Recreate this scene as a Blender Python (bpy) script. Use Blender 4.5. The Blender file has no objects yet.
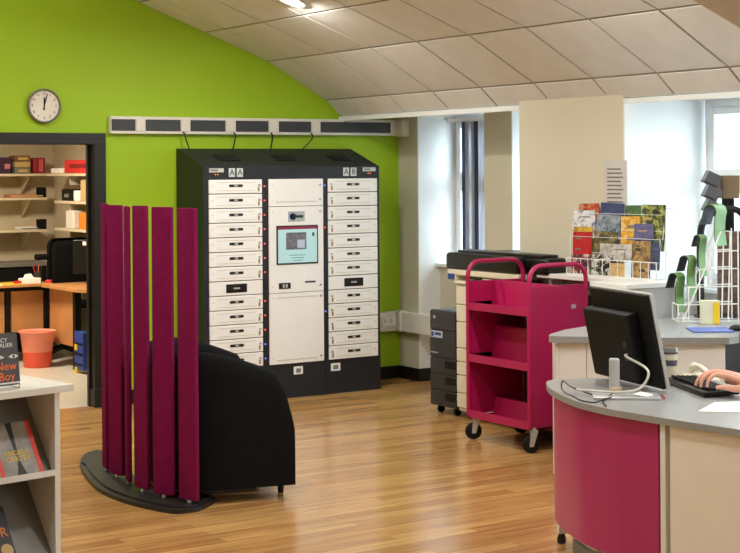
import bpy, bmesh, math, random
from mathutils import Vector, Matrix
random.seed(7)
PI = math.pi
# ------------------------------------------------------------------ camera, world, exposure
sc = bpy.context.scene
col = sc.collection
PSI, ROLL, FPX, HZ, EYE = 0.5735, -0.0069, 1515.2, 169.7, 1.75
cd = bpy.data.cameras.new('camera'); cam = bpy.data.objects.new('camera', cd); col.objects.link(cam)
cam.matrix_world = Matrix.Translation((0, 0, EYE)) @ Matrix.Rotation(-PSI, 4, 'Z') @ Matrix.Rotation(PI/2, 4, 'X') @ Matrix.Rotation(ROLL, 4, 'Z')
cd.sensor_width = 36; cd.lens = FPX*36/740; cd.shift_y = -(276.5-HZ)/740
cd.clip_start = .05; cd.clip_end = 200
sc.camera = cam
sc.view_settings.view_transform = 'Standard'; sc.view_settings.look = 'None'
sc.view_settings.exposure = 0.14; sc.view_settings.gamma = 1; sc.view_settings.use_curve_mapping = False
wd = bpy.data.worlds.new('sky'); sc.world = wd; wd.use_nodes = True
bg = wd.node_tree.nodes['Background']; bg.inputs[0].default_value = (.74, .88, 1, 1); bg.inputs[1].default_value = 13.0
LAMP_W, LAMP_COL = 29.0, (1.0, .975, .93)

# ------------------------------------------------------------------ materials
def lin(c): return tuple(((v/255/12.92) if v/255 <= .04045 else ((v/255+.055)/1.055)**2.4) for v in c)
MC = {}
def mat(name, c, rough=.6, metal=0, var=.06, scale=8, bump=0, spec=.5, emit=0, alpha=1, trans=0, coat=0):
    if name in MC: return MC[name]
    m = bpy.data.materials.new(name); m.use_nodes = True; nt = m.node_tree; N = nt.nodes; L = nt.links
    p = N['Principled BSDF']; c = lin(c)
    p.inputs['Roughness'].default_value = rough; p.inputs['Metallic'].default_value = metal
    p.inputs['Specular IOR Level'].default_value = spec; p.inputs['Coat Weight'].default_value = coat
    p.inputs['Transmission Weight'].default_value = trans
    tc = N.new('ShaderNodeTexCoord'); nz = N.new('ShaderNodeTexNoise'); nz.inputs['Scale'].default_value = scale; nz.inputs['Detail'].default_value = 4
    L.new(tc.outputs['Object'], nz.inputs['Vector'])
    rp = N.new('ShaderNodeValToRGB'); rp.color_ramp.elements[0].position = .3; rp.color_ramp.elements[1].position = .7
    rp.color_ramp.elements[0].color = tuple(v*(1-var) for v in c)+(1,); rp.color_ramp.elements[1].color = tuple(min(1, v*(1+var)) for v in c)+(1,)
    L.new(nz.outputs['Fac'], rp.inputs['Fac']); L.new(rp.outputs['Color'], p.inputs['Base Color'])
    if bump:
        n2 = N.new('ShaderNodeTexNoise'); n2.inputs['Scale'].default_value = scale*25; L.new(tc.outputs['Object'], n2.inputs['Vector'])
        b = N.new('ShaderNodeBump'); b.inputs['Strength'].default_value = bump; b.inputs['Distance'].default_value = .004
        L.new(n2.outputs['Fac'], b.inputs['Height']); L.new(b.outputs['Normal'], p.inputs['Normal'])
    if emit:
        L.new(rp.outputs['Color'], p.inputs['Emission Color']); p.inputs['Emission Strength'].default_value = emit
    MC[name] = m; return m
def photo_mat(name, cols, scale=22, rough=.45):
    m = mat(name, cols[0], rough, scale=scale); N = m.node_tree.nodes
    nz = [n for n in N if n.type == 'TEX_NOISE'][0]; nz.inputs['Detail'].default_value = 2; nz.inputs['Distortion'].default_value = 1.2
    r = [n for n in N if n.type == 'VALTORGB'][0].color_ramp
    while len(r.elements) > 1: r.elements.remove(r.elements[-1])
    r.elements[0].position = .30; r.elements[0].color = lin(cols[0])+(1,)
    for i, c in enumerate(cols[1:]): r.elements.new(.30+.42*(i+1)/(len(cols)-1)).color = lin(c)+(1,)
    return m
def blind_mat(name, c):
    m = bpy.data.materials.new(name); m.use_nodes = True; nt = m.node_tree; N = nt.nodes; N.clear()
    o = N.new('ShaderNodeOutputMaterial'); d = N.new('ShaderNodeBsdfDiffuse'); t = N.new('ShaderNodeBsdfTranslucent'); x = N.new('ShaderNodeMixShader')
    for n in (d, t): n.inputs[0].default_value = lin(c)+(1,)
    x.inputs[0].default_value = .6; nt.links.new(d.outputs[0], x.inputs[1]); nt.links.new(t.outputs[0], x.inputs[2]); nt.links.new(x.outputs[0], o.inputs[0])
    return m
def floor_mat():
    m = bpy.data.materials.new('oak_strip_vinyl'); m.use_nodes = True; nt = m.node_tree; N = nt.nodes; L = nt.links; p = N['Principled BSDF']
    tc = N.new('ShaderNodeTexCoord')
    br = N.new('ShaderNodeTexBrick'); br.inputs['Scale'].default_value = 1; br.inputs['Brick Width'].default_value = 1.1; br.inputs['Row Height'].default_value = .085
    br.inputs['Mortar Size'].default_value = .0012; br.offset = .37; br.inputs['Bias'].default_value = 0
    br.inputs['Color1'].default_value = lin((202, 158, 100))+(1,); br.inputs['Color2'].default_value = lin((170, 124, 72))+(1,); br.inputs['Mortar'].default_value = lin((140, 104, 62))+(1,)
    L.new(tc.outputs['Object'], br.inputs['Vector'])
    mp = N.new('ShaderNodeMapping'); mp.inputs['Scale'].default_value = (1.2, 22, 1); L.new(tc.outputs['Object'], mp.inputs['Vector'])
    nz = N.new('ShaderNodeTexNoise'); nz.inputs['Scale'].default_value = 1.6; nz.inputs['Detail'].default_value = 6; nz.inputs['Roughness'].default_value = .6; L.new(mp.outputs['Vector'], nz.inputs['Vector'])
    rp = N.new('ShaderNodeValToRGB'); rp.color_ramp.elements[0].position = .32; rp.color_ramp.elements[1].position = .68
    rp.color_ramp.elements[0].color = (.60, .56, .50, 1); rp.color_ramp.elements[1].color = (1.16, 1.14, 1.1, 1); L.new(nz.outputs['Fac'], rp.inputs['Fac'])
    mx = N.new('ShaderNodeMix'); mx.data_type = 'RGBA'; mx.blend_type = 'MULTIPLY'; mx.inputs['Factor'].default_value = .85
    L.new(br.outputs['Color'], mx.inputs[6]); L.new(rp.outputs['Color'], mx.inputs[7]); L.new(mx.outputs[2], p.inputs['Base Color'])
    r2 = N.new('ShaderNodeMapRange'); r2.inputs[3].default_value = .15; r2.inputs[4].default_value = .27; L.new(nz.outputs['Fac'], r2.inputs[0]); L.new(r2.outputs[0], p.inputs['Roughness'])
    b = N.new('ShaderNodeBump'); b.inputs['Strength'].default_value = .07; b.inputs['Distance'].default_value = .003; L.new(nz.outputs['Fac'], b.inputs['Height']); L.new(b.outputs['Normal'], p.inputs['Normal'])
    p.inputs['Specular IOR Level'].default_value = .7
    return m
def brick_mat():
    m = bpy.data.materials.new('red_brickwork'); m.use_nodes = True; nt = m.node_tree; N = nt.nodes; L = nt.links; p = N['Principled BSDF']
    tc = N.new('ShaderNodeTexCoord'); mp = N.new('ShaderNodeMapping'); mp.inputs['Rotation'].default_value = (PI/2, 0, PI/2); L.new(tc.outputs['Object'], mp.inputs['Vector'])
    br = N.new('ShaderNodeTexBrick'); br.inputs['Scale'].default_value = 1; br.inputs['Brick Width'].default_value = .23; br.inputs['Row Height'].default_value = .075
    br.inputs['Color1'].default_value = lin((190, 120, 110))+(1,); br.inputs['Color2'].default_value = lin((165, 95, 88))+(1,); br.inputs['Mortar'].default_value = lin((200, 190, 180))+(1,); br.inputs['Mortar Size'].default_value = .008
    L.new(mp.outputs['Vector'], br.inputs['Vector']); L.new(br.outputs['Color'], p.inputs['Base Color']); p.inputs['Roughness'].default_value = .9
    return m
GREEN = mat('lime_green_paint', (155, 192, 10), .6, var=.03, scale=1.5, bump=.05)
CREAM = mat('cream_wall_paint', (208, 200, 178), .75, var=.03, scale=1.5, bump=.05)
WHITEP = mat('white_wall_paint', (232, 234, 232), .7, var=.02, scale=2)
UPVC = mat('white_upvc', (238, 240, 240), .3, var=.01)
TILE = mat('mineral_ceiling_tile', (229, 227, 222), .9, var=.04, scale=5, bump=.25)
GRID = mat('ceiling_grid', (176, 170, 160), .6, var=.03)
BLACKP = mat('black_gloss_paint', (13, 13, 13), .45, var=.1)
CHAR = mat('charcoal_powder_coat', (27, 31, 37), .5, var=.06, bump=.05)
LOCKW = mat('locker_door_white', (243, 242, 238), .45, var=.015)
TRUNK = mat('trunking_white', (226, 222, 210), .45, var=.02)
TDARK = mat('trunking_slate', (58, 62, 66), .6, var=.05)
MAG = mat('magenta_powder_coat', (174, 18, 82), .38, var=.05, coat=.1)
MAGL = mat('magenta_laminate', (176, 42, 104), .35, var=.03, scale=2)
FELT = mat('magenta_felt', (124, 22, 74), .95, var=.1, scale=30, bump=.4, spec=.1)
BFAB = mat('black_wool_fabric', (17, 17, 18), .95, var=.15, scale=40, bump=.4, spec=.15)
BPLAS = mat('black_plastic', (13, 13, 15), .35, var=.08)
BMATT = mat('black_matt_plastic', (8, 8, 9), .6, var=.1, spec=.3)
DGREY = mat('dark_grey_plastic', (46, 48, 50), .45, var=.05)
COPC = mat('copier_cream', (224, 216, 192), .45, var=.02)
STEELF = mat('zinc_plate', (186, 184, 176), .35, metal=.3)
STEEL = mat('brushed_steel', (190, 190, 188), .3, metal=1, var=.05)
SILV = mat('silver_plastic', (196, 198, 198), .35, metal=.4, var=.03)
GTOP = mat('grey_laminate_top', (150, 151, 150), .32, var=.05, scale=60)
PANC = mat('cream_laminate', (238, 231, 218), .45, var=.02)
PANW = mat('white_laminate', (232, 230, 226), .4, var=.02)
SHELFW = mat('shelf_white_laminate', (226, 223, 214), .45, var=.02)
SHELFG = mat('shelf_grey_steel', (124, 124, 120), .5, var=.04)
WIRE = mat('white_coated_wire', (236, 236, 232), .35, var=.01)
WOODD = mat('beech_laminate', (196, 140, 88), .45, var=.1, scale=6)
PAPER = mat('white_paper', (245, 244, 240), .7, var=.01)
GLASS = None
RED = mat('red_print', (196, 30, 36), .5); NAVY = mat('navy_print', (40, 50, 92), .5); TAN = mat('tan_print', (196, 164, 104), .6)
OLIVE = mat('olive_print', (74, 68, 44), .6); ORANGE = mat('orange_print', (232, 120, 30), .5); YEL = mat('yellow_print', (236, 200, 44), .5)
SKYB = mat('sky_blue_print', (120, 150, 180), .5); GREENP = mat('green_print', (60, 110, 60), .5); DKP = mat('dark_print', (36, 38, 40), .5)
LILAC = mat('lilac_print', (96, 96, 140), .5); BLUEP = mat('blue_print', (30, 72, 140), .5); GREYP = mat('grey_print', (120, 116, 110), .6)
CARD = mat('cardboard', (190, 160, 112), .85, var=.08); SKIN = mat('skin', (214, 158, 134), .5, var=.06, scale=40)
LEAFG = mat('leaflet_green', (112, 150, 82), .5, var=.08)

# ------------------------------------------------------------------ mesh helpers
def B(): return bmesh.new()
def box(bm, x0, x1, y0, y1, z0, z1, bev=0, seg=2, M=None):
    r = bmesh.ops.create_cube(bm, size=1); vs = r['verts']
    for v in vs: v.co = Vector(((x0+x1)/2+v.co.x*(x1-x0), (y0+y1)/2+v.co.y*(y1-y0), (z0+z1)/2+v.co.z*(z1-z0)))
    if bev:
        es = list({e for v in vs for e in v.link_edges})
        r = bmesh.ops.bevel(bm, geom=es, offset=bev, segments=seg, affect='EDGES', profile=.5)
        vs = list({v for f in r['faces'] for v in f.verts} | {v for v in vs if v.is_valid})
    if M is not None:
        for v in vs: v.co = M @ v.co
    return bm
def prism(bm, pts, z0, z1, M=None):
    a = [bm.verts.new((x, y, z0)) for x, y in pts]; b = [bm.verts.new((x, y, z1)) for x, y in pts]; n = len(pts)
    bm.faces.new(a[::-1]); bm.faces.new(b)
    for i in range(n): bm.faces.new((a[i], a[(i+1) % n], b[(i+1) % n], b[i]))
    if M is not None:
        for v in a+b: v.co = M @ v.co
    return bm
def tube(bm, pts, r, n=8, closed=False):
    pts = [Vector(p) for p in pts]; rs = r if isinstance(r, (list, tuple)) else [r]*len(pts); rings = []; m = len(pts); ref = None
    for i, p in enumerate(pts):
        if closed: t = (pts[(i+1) % m]-pts[i-1])
        else: t = pts[min(i+1, m-1)]-pts[max(i-1, 0)]
        t = t.normalized()
        if ref is None: ref = Vector((0, 0, 1)) if abs(t.z) < .9 else Vector((1, 0, 0))
        s = t.cross(ref)
        if s.length < 1e-5: s = t.orthogonal()
        s.normalize(); w = s.cross(t).normalized(); ref = w
        rings.append([bm.verts.new(p+rs[i]*(math.cos(k*2*PI/n)*s+math.sin(k*2*PI/n)*w)) for k in range(n)])
    for i in range(m if closed else m-1):
        a, b = rings[i], rings[(i+1) % m]
        for k in range(n): bm.faces.new((a[k], a[(k+1) % n], b[(k+1) % n], b[k]))
    if not closed: bm.faces.new(rings[0][::-1]); bm.faces.new(rings[-1])
    return bm
def lathe(bm, prof, n=24, c=(0, 0, 0), M=None):
    rings = []; new = []
    for r, z in prof:
        ring = [bm.verts.new((c[0]+max(r, 1e-4)*math.cos(k*2*PI/n), c[1]+max(r, 1e-4)*math.sin(k*2*PI/n), c[2]+z)) for k in range(n)]
        rings.append(ring); new += ring
    for a, b in zip(rings, rings[1:]):
        for k in range(n): bm.faces.new((a[k], a[(k+1) % n], b[(k+1) % n], b[k]))
    bm.faces.new(rings[0][::-1]); bm.faces.new(rings[-1])
    if M is not None:
        for v in new: v.co = M @ v.co
    return bm
def cyl(bm, p0, p1, r, n=12): return tube(bm, [p0, p1], r, n)
def arc(cx, cy, r, a0, a1, n): return [(cx+r*math.cos(a0+(a1-a0)*i/n), cy+r*math.sin(a0+(a1-a0)*i/n)) for i in range(n+1)]
def smooth_path(pts, k=6):
    pts = [Vector(p) for p in pts]; out = []
    for i in range(len(pts)-1):
        p0, p1, p2, p3 = pts[max(i-1, 0)], pts[i], pts[i+1], pts[min(i+2, len(pts)-1)]
        for j in range(k):
            t = j/k; out.append(.5*((2*p1)+(p2-p0)*t+(2*p0-5*p1+4*p2-p3)*t*t+(-p0+3*p1-3*p2+p3)*t**3))
    return out+[pts[-1]]
def mesh(name, bm, m, smooth=False):
    bmesh.ops.recalc_face_normals(bm, faces=bm.faces)
    me = bpy.data.meshes.new(name); bm.to_mesh(me); bm.free(); me.materials.append(m)
    if smooth:
        me.polygons.foreach_set('use_smooth', [True]*len(me.polygons))
        me.set_sharp_from_angle(angle=math.radians(38))
    return me
def obj(name, bm, m, parent=None, smooth=False, loc=None, rz=0):
    me = bm if isinstance(bm, bpy.types.Mesh) else mesh(name, bm, m, smooth)
    o = bpy.data.objects.new(name, me); col.objects.link(o)
    if parent: o.parent = parent
    if loc is not None: o.location = loc
    if rz: o.rotation_euler.z = rz
    return o
def tag(o, label, cat, group=None):
    o['label'] = label; o['category'] = cat
    if group: o['group'] = group
    return o
def thing(name, label, cat, loc=(0, 0, 0), rz=0, group=None):
    o = bpy.data.objects.new(name, None); o.empty_display_size = .1; col.objects.link(o); o.location = loc; o.rotation_euler.z = rz
    return tag(o, label, cat, group)
def struct(name, bm, m, parent=None, smooth=False):
    o = obj(name, bm, m, parent, smooth)
    if not parent: o['kind'] = 'structure'
    return o
def stuff(o): o['kind'] = 'stuff'; return o
def text(name, s, size, M, m, parent=None, ext=.0006, align='CENTER', sx=1):
    cu = bpy.data.curves.new(name, 'FONT'); cu.body = s; cu.size = size; cu.align_x = align; cu.align_y = 'CENTER'; cu.extrude = ext; cu.resolution_u = 2; cu.space_line = .85
    t = bpy.data.objects.new('tmp', cu); col.objects.link(t); dg = bpy.context.evaluated_depsgraph_get(); dg.update()
    me = bpy.data.meshes.new_from_object(t.evaluated_get(dg)); bpy.data.objects.remove(t); me.name = name
    me.transform(M @ Matrix.Diagonal((sx, 1, 1, 1))); me.materials.clear(); me.materials.append(m)
    o = bpy.data.objects.new(name, me); col.objects.link(o); o.parent = parent
    return o
def frame(o, x, y, z=None):                      # matrix with given origin and axes
    x = Vector(x).normalized(); y = Vector(y).normalized(); z = x.cross(y)
    return Matrix(((x.x, y.x, z.x, o[0]), (x.y, y.y, z.y, o[1]), (x.z, y.z, z.z, o[2]), (0, 0, 0, 1)))
def project(a, b, z):
    R = a*math.cos(PSI)-b*math.sin(PSI); F = a*math.sin(PSI)+b*math.cos(PSI)
    return (370+R/F*FPX, HZ-(z-EYE)/F*FPX) if F > .5 else (-9e3, -9e3)

# ------------------------------------------------------------------ room shell   x = along the green wall, y = towards it
GW, BW = 10.58, 7.15          # green wall plane, window wall plane
struct('floor', box(B(), -5.4, 7.6, -3, GW+.06, -.1, 0), floor_mat())
# green wall with a door opening
DL, DR, DH = 3.05, 4.344, 1.951
CEILP = [(6.545, 2.19), (6.403, 2.319), (5.864, 2.618)]
RIDGE = .9; RZ = 2.618+(5.864-RIDGE)*.372
def ceil_z(x):
    if x < RIDGE: x = 2*RIDGE-x
    if x <= 5.864: return 2.618+(5.864-x)*.372
    if x <= 6.403: return 2.319+(6.403-x)*.555
    return max(2.2, 2.222+(6.545-x)*.68)
bm = B()
Mw = Matrix(((1, 0, 0, 0), (0, 0, 1, GW), (0, 1, 0, 0), (0, 0, 0, 1)))
prism(bm, [(-5.4, 0), (DL-.15, 0), (DL-.15, ceil_z(DL)+.25), (RIDGE, RZ+.3), (-5.4, 2.7)], 0, .14, Mw)
prism(bm, [(DL-.15, 2.03), (4.474, 2.03), (4.474, ceil_z(4.474)+.25), (DL-.15, ceil_z(DL-.15)+.25)], 0, .14, Mw)
prism(bm, [(4.474, 0), (7.2, 0), (7.2, 2.5), (5.864, 2.85), (4.474, ceil_z(4.474)+.25)], 0, .14, Mw)
struct('wall_green', bm, GREEN)
d1 = bpy.data.objects.new('door_1', None); col.objects.link(d1); d1.location = (0, GW, 0); d1['kind'] = 'structure'
obj('jamb', box(B(), 4.376, 4.474, -.03, .10, 0, 2.034, .006), BLACKP, d1)
obj('jamb', box(B(), DL-.15, DL-.02, -.03, .17, 0, 2.034, .006), BLACKP, d1)
obj('head', box(B(), DL-.15, 4.474, -.032, .17, 1.951, 2.036, .006), BLACKP, d1)
obj('plinth_block', box(B(), 4.366, 4.482, -.045, .06, 0, .14, .008), BLACKP, d1)
obj('door_stop', box(B(), 4.360, 4.378, .05, .09, 0, 1.952, .003), BLACKP, d1)
# window wall
bm = B(); box(bm, 7.12, 7.6, 10.30, GW+.14, 0, 2.6); struct('wall_corner_pier', bm, CREAM)
bm = B(); box(bm, 7.12, 7.6, 9.05, 9.39, 0, 2.6); struct('wall_window_pier', bm, CREAM)
bm = B(); box(bm, 6.525, 7.6, 7.157, 8.205, 0, 2.45); struct('wall_front_pier', bm, CREAM)
bm = B(); box(bm, 7.336, 7.6, 8.205, 10.30, 0, .94); struct('wall_under_window', bm, CREAM)
bm = B(); box(bm, 7.17, 7.6, 3.95, 7.157, 0, .94); struct('wall_under_wide_window', bm, WHITEP)
bm = B(); box(bm, 6.525, 7.6, 3.0, 3.95, 0, 2.45); box(bm, 6.525, 7.6, -.6, .4, 0, 2.45); box(bm, 7.17, 7.6, -3, 3.0, 0, .94); struct('wall_right', bm, CREAM)
bm = B(); box(bm, 6.56, 7.6, -3, GW+.14, 2.19, 2.6); struct('wall_soffit', bm, WHITEP)
# painted white linings of the window reveals (side faces of the piers)
bm = B(); box(bm, 7.122, 7.56, 10.292, 10.30, 0, 2.19); struct('trim_1', bm, WHITEP)
bm = B(); box(bm, 7.122, 7.56, 9.042, 9.05, 0, 2.19); struct('trim_2', bm, WHITEP)
bm = B(); box(bm, 6.527, 7.56, 7.145, 7.157, 0, 2.19); struct('trim_3', bm, WHITEP)
bm = B(); box(bm, 6.530, 6.56, 8.205, GW-.001, 2.15, 2.187, .004); struct('trim_4', bm, UPVC)
bm = B(); box(bm, 6.530, 6.56, -3, 7.157, 2.155, 2.187, .004); struct('trim_5', bm, UPVC)
bm = B(); box(bm, 7.29, 7.52, 8.21, 10.29, .94, .97, .006); struct('trim_6', bm, UPVC)
bm = B(); box(bm, 7.10, 7.30, 3.96, 7.14, .94, .97, .006); struct('trim_7', bm, UPVC)
bm = B(); box(bm, -5.5, -5.4, -3, GW+.14, 0, 3.2); struct('wall_left', bm, CREAM)
bm = B(); prism(bm, [(-5.4, 0), (7.6, 0), (7.6, 2.6), (5.9, 2.9), (RIDGE, RZ+.3), (-5.4, 2.7)], 0, .1, Matrix(((1, 0, 0, 0), (0, 0, 1, -3.1), (0, 1, 0, 0), (0, 0, 0, 1)))); struct('wall_back', bm, CREAM)
# baseboards
bm = B(); box(bm, 4.485, 7.119, GW-.018, GW-.0005, 0, .105, .003); struct('baseboard_green', bm, BLACKP)
bm = B(); box(bm, 7.104, 7.1195, 10.28, GW-.019, 0, .105, .003); box(bm, 7.12, 7.336, 10.276, 10.291, 0, .105, .003); struct('baseboard_right', bm, BLACKP)
# glass
GLASS = bpy.data.materials.new('window_glass'); GLASS.use_nodes = True
nt = GLASS.node_tree; nt.nodes.clear(); out = nt.nodes.new('ShaderNodeOutputMaterial'); t = nt.nodes.new('ShaderNodeBsdfTransparent'); g = nt.nodes.new('ShaderNodeBsdfGlossy'); mx = nt.nodes.new('ShaderNodeMixShader')
t.inputs[0].default_value = (.95, .97, .97, 1); g.inputs['Roughness'].default_value = .02; mx.inputs[0].default_value = .05
nt.links.new(t.outputs[0], mx.inputs[1]); nt.links.new(g.outputs[0], mx.inputs[2]); nt.links.new(mx.outputs[0], out.inputs[0])
def window(n, x, y0, y1, z0, z1, ztr, mull=()):
    mull = sorted(mull)
    w = bpy.data.objects.new('window_%d' % n, None); col.objects.link(w); w.location = (x, y0, z0); w['kind'] = 'structure'
    W, H = y1-y0, z1-z0; f = .055
    bm = B(); box(bm, 0, .07, 0, f, 0, H, .004); box(bm, 0, .07, W-f, W, 0, H, .004); box(bm, 0, .07, f, W-f, 0, f, .004); box(bm, 0, .07, f, W-f, H-f, H, .004)
    obj('window_frame', bm, UPVC, w)
    obj('transom', box(B(), -.005, .07, f, W-f, ztr-z0-.035, ztr-z0+.035, .004), UPVC, w)
    xs = [f]+[m-y0 for m in mull]+[W-f]
    for m in mull: obj('mullion', box(B(), 0, .07, m-y0-.03, m-y0+.03, f, H-f, .004), UPVC, w)
    for a, b in zip(xs, xs[1:]):
        for (c, d) in ((f, ztr-z0-.035), (ztr-z0+.035, H-f)):
            a2, b2 = a+(.03 if a > f else 0), b-(.03 if b < W-f else 0)
            s = .045; bm = B(); box(bm, -.022, .03, a2, a2+s, c, d, .004); box(bm, -.022, .03, b2-s, b2, c, d, .004); box(bm, -.022, .03, a2+s, b2-s, c, c+s, .004); box(bm, -.022, .03, a2+s, b2-s, d-s, d, .004)
            sa = obj('sash', bm, UPVC, w)
            obj('pane', box(B(), .002, .014, a2+s, b2-s, c+s, d-s), GLASS, sa)
    return w
window(1, 7.5, 9.39, 10.292, .97, 2.19, 1.65)
window(2, 7.5, 8.205, 9.042, .97, 2.19, 1.65)
window(3, 7.2, 3.95, 7.115, .97, 2.19, 1.66, (6.05, 5.0))
window(4, 7.2, .4, 3.0, .97, 2.19, 1.66, (1.7,))  # unseen window, added to bring more daylight onto the desks
window(5, 7.2, -3, -.6, .97, 2.19, 1.66, (-1.8,))  # also unseen and added for daylight in the room
# vertical blind slats gathered at the near side of window 1
vb = thing('vertical_blind', 'blue grey vertical blind bunched beside the narrow window near the green wall', 'blind', (7.42, 9.76, 1.0))
SLAT = blind_mat('blind_fabric', (226, 228, 232)); SLATD = blind_mat('blind_fabric_navy', (96, 102, 122))
obj('head_rail', box(B(), -.02, .02, -.02, .50, 1.14, 1.17), UPVC, vb)
for k in range(7):
    y = .02+.043*k; an = 1.42+.04*k
    Mx = Matrix.Translation((0, y, 0)) @ Matrix.Rotation(an, 4, 'Z')
    obj('slat', box(B(), -.045, .045, -.0015, .0015, .02, 1.14, M=Mx), SLATD if k in (3, 6) else SLAT, vb)
# ceiling: grid and individual tiles
bm = B()
prof = [(6.56, 2.196), (6.403, 2.330), (5.864, 2.629), (RIDGE, RZ+.011), (2*RIDGE-5.864, 2.629), (-5.4, 2.40)]
up = [(x, z+.12) for x, z in prof]
prism(bm, prof+up[::-1], -3.1, GW+.139, Matrix(((1, 0, 0, 0), (0, 0, 1, 0), (0, 1, 0, 0), (0, 0, 0, 1))))
ceil = struct('ceiling', bm, GRID)
YL = [6.14+.585*k for k in range(-16, 8)]+[GW]
rows = [((6.556, 2.186), (6.403, 2.319))]+[((6.403, 2.319), (5.864, 2.618))]
x, z = 5.864, 2.618
while x > RIDGE+.3: rows.append(((x, z), (x-.552, z+.552*.372))); x, z = x-.552, z+.552*.372
rows.append(((x, z), (RIDGE, RZ)))
rows += [((2*RIDGE-b[0], b[1]), (2*RIDGE-a[0], a[1])) for a, b in rows[2:]]
tm = {}; rest = B()
def tile_bm(bm, L_, W_, M=None): return box(bm, -L_/2, L_/2, -W_/2, W_/2, -.0, .008, .002, 1, M)
for (x0, z0), (x1, z1) in rows:
    dx, dz = x1-x0, z1-z0; Ls = math.hypot(dx, dz); an = math.atan2(dz, dx)
    for y0, y1 in zip(YL, YL[1:]):
        cx, cy, cz = (x0+x1)/2, (y0+y1)/2, (z0+z1)/2
        px, py = project(cx, cy, cz); W_ = y1-y0
        M = Matrix.Translation((cx, cy, cz)) @ Matrix(((dx/Ls, 0, -dz/Ls if dx > 0 else dz/Ls, 0), (0, 1, 0, 0), (dz/Ls, 0, dx/Ls if dx > 0 else -dx/Ls, 0), (0, 0, 0, 1)))
        if cy > 2 and -90 < px < 830 and -130 < py < 200:
            key = (round(Ls, 3), round(W_, 3))
            if key not in tm: tm[key] = mesh('ceiling_tile', tile_bm(B(), Ls-.020, W_-.020), TILE)
            o = bpy.data.objects.new('ceiling_tile', tm[key]); col.objects.link(o); o.parent = ceil; o.matrix_local = M
        else: tile_bm(rest, Ls-.020, W_-.020, M)
stuff(obj('ceiling_tiles_beyond', rest, TILE, ceil))
# plaster beam crossing the ceiling slope
bm = B(); bz = lambda x: ceil_z(x)
prism(bm, [(6.53, 2.20), (5.95, 2.43), (1.2, bz(1.2)-.13), (1.2, bz(1.2)+.02), (5.864, 2.64), (6.53, 2.24)], 4.95, 5.53, Matrix(((1, 0, 0, 0), (0, 0, 1, 0), (0, 1, 0, 0), (0, 0, 0, 1))))
struct('trim_8', bm, mat('beam_plaster', (196, 178, 148), .85))
# downlights
BULB = mat('lamp_glow', (255, 236, 205), .5, emit=14, var=.0)
def downlight(x, y, label):
    z = ceil_z(x); sl = -.372 if x > RIDGE else .372; an = math.atan2(sl, 1)
    t = thing('downlight', label, 'ceiling light', (x, y, z), group='recessed ceiling downlights')
    R = Matrix.Rotation(-an, 4, 'Y') @ Matrix.Rotation(PI, 4, 'X')
    bm = B(); lathe(bm, [(.072, -.03), (.085, -.002), (.105, .004), (.108, .012), (.088, .014), (.080, .004), (.072, .0)], 28, M=R); obj('bezel', bm, WHITEP, t, True)
    bm = B(); lathe(bm, [(.071, -.002), (.071, .006), (.05, .008)], 28, M=R); obj('lamp_disc', bm, BULB, t, True)
    ld = bpy.data.lights.new('downlight_lamp', 'AREA'); ld.shape = 'DISK'; ld.size = .15; ld.energy = LAMP_W; ld.color = LAMP_COL
    lo = bpy.data.objects.new('lamp_light', ld); col.objects.link(lo); lo.parent = t; lo.location = (0, 0, -.03)
downlight(5.1, 8.87, 'glowing round recessed downlight in the sloping tiled ceiling above the lockers')
for x, rw in ((5.1, 'window side'), (3.0, 'middle'), (.2, 'ridge'), (-2.2, 'far side')):
    for y, od in ((8.87, 'first'), (6.3, 'second'), (3.8, 'third'), (1.2, 'fourth'), (-1.4, 'fifth')):
        if (x, y) != (5.1, 8.87) and not (x < 4 and y < 2) and (x, y) != (.2, 3.8): downlight(x, y, 'unseen downlight added for light, %s from the green wall in the %s row' % (od, rw))  # lamps out of view, added to light the room
# outside
GRND = mat('tarmac', (150, 150, 150), .9); OUTW = mat('pale_render', (235, 236, 236), .9, var=.02)
struct('ground_outside', box(B(), 7.6, 40, -25, 40, -.3, -.1), GRND)
far = thing('far_building', 'pale rendered building seen through the window glass', 'building', (19, 10, -.1))
obj('wall', box(B(), 0, 6, -22, 20, 0, 3.4), OUTW, far)
for k in range(-9, 8):
    w = obj('window', box(B(), -.03, .02, k*2.1, k*2.1+1.1, 1.15, 2.1), UPVC, far); obj('pane', box(B(), -.04, -.028, k*2.1+.08, k*2.1+1.02, 1.22, 2.03), mat('blue_pane', (120, 178, 226), .15), w)  # panes coloured a flat pale blue
bw = struct('wall_outside_brick', box(B(), 8.6, 9.0, 11.2, 14.5, -.1, 1.5), brick_mat())

# ------------------------------------------------------------------ wall fittings
ck = thing('wall_clock', 'round white wall clock with black hands above the dark doorway', 'clock', (3.997, GW, 2.231))
Rm = Matrix.Rotation(PI/2, 4, 'X')
bm = B(); lathe(bm, [(.12, 0), (.126, .01), (.126, .035), (.118, .042), (.113, .036), (.113, .02), (.0, .02)], 40, M=Rm); obj('rim', bm, mat('clock_rim', (122, 118, 108), .4), ck, True)
bm = B(); lathe(bm, [(.1125, .02), (.1125, .024)], 40, M=Rm); obj('dial', bm, mat('clock_dial', (226, 220, 206), .5), ck)
for h in range(1, 13):
    an = PI/2-h*PI/6; text('numeral', str(h), .027, frame((.09*math.cos(an), -.0248, .09*math.sin(an)), (1, 0, 0), (0, 0, 1)), BMATT, ck)
for nm, an, ln, w in (('hour_hand', PI/2-.03, .062, .0045), ('minute_hand', PI/2-.27, .092, .0032)):
    dx, dz = math.cos(an), math.sin(an); bm = B(); box(bm, -.03, ln, -w, w, .0265, .028, M=frame((0, 0, 0), (dx, 0, dz), (-dz, 0, dx))); obj(nm, bm, BMATT, ck)
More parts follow.
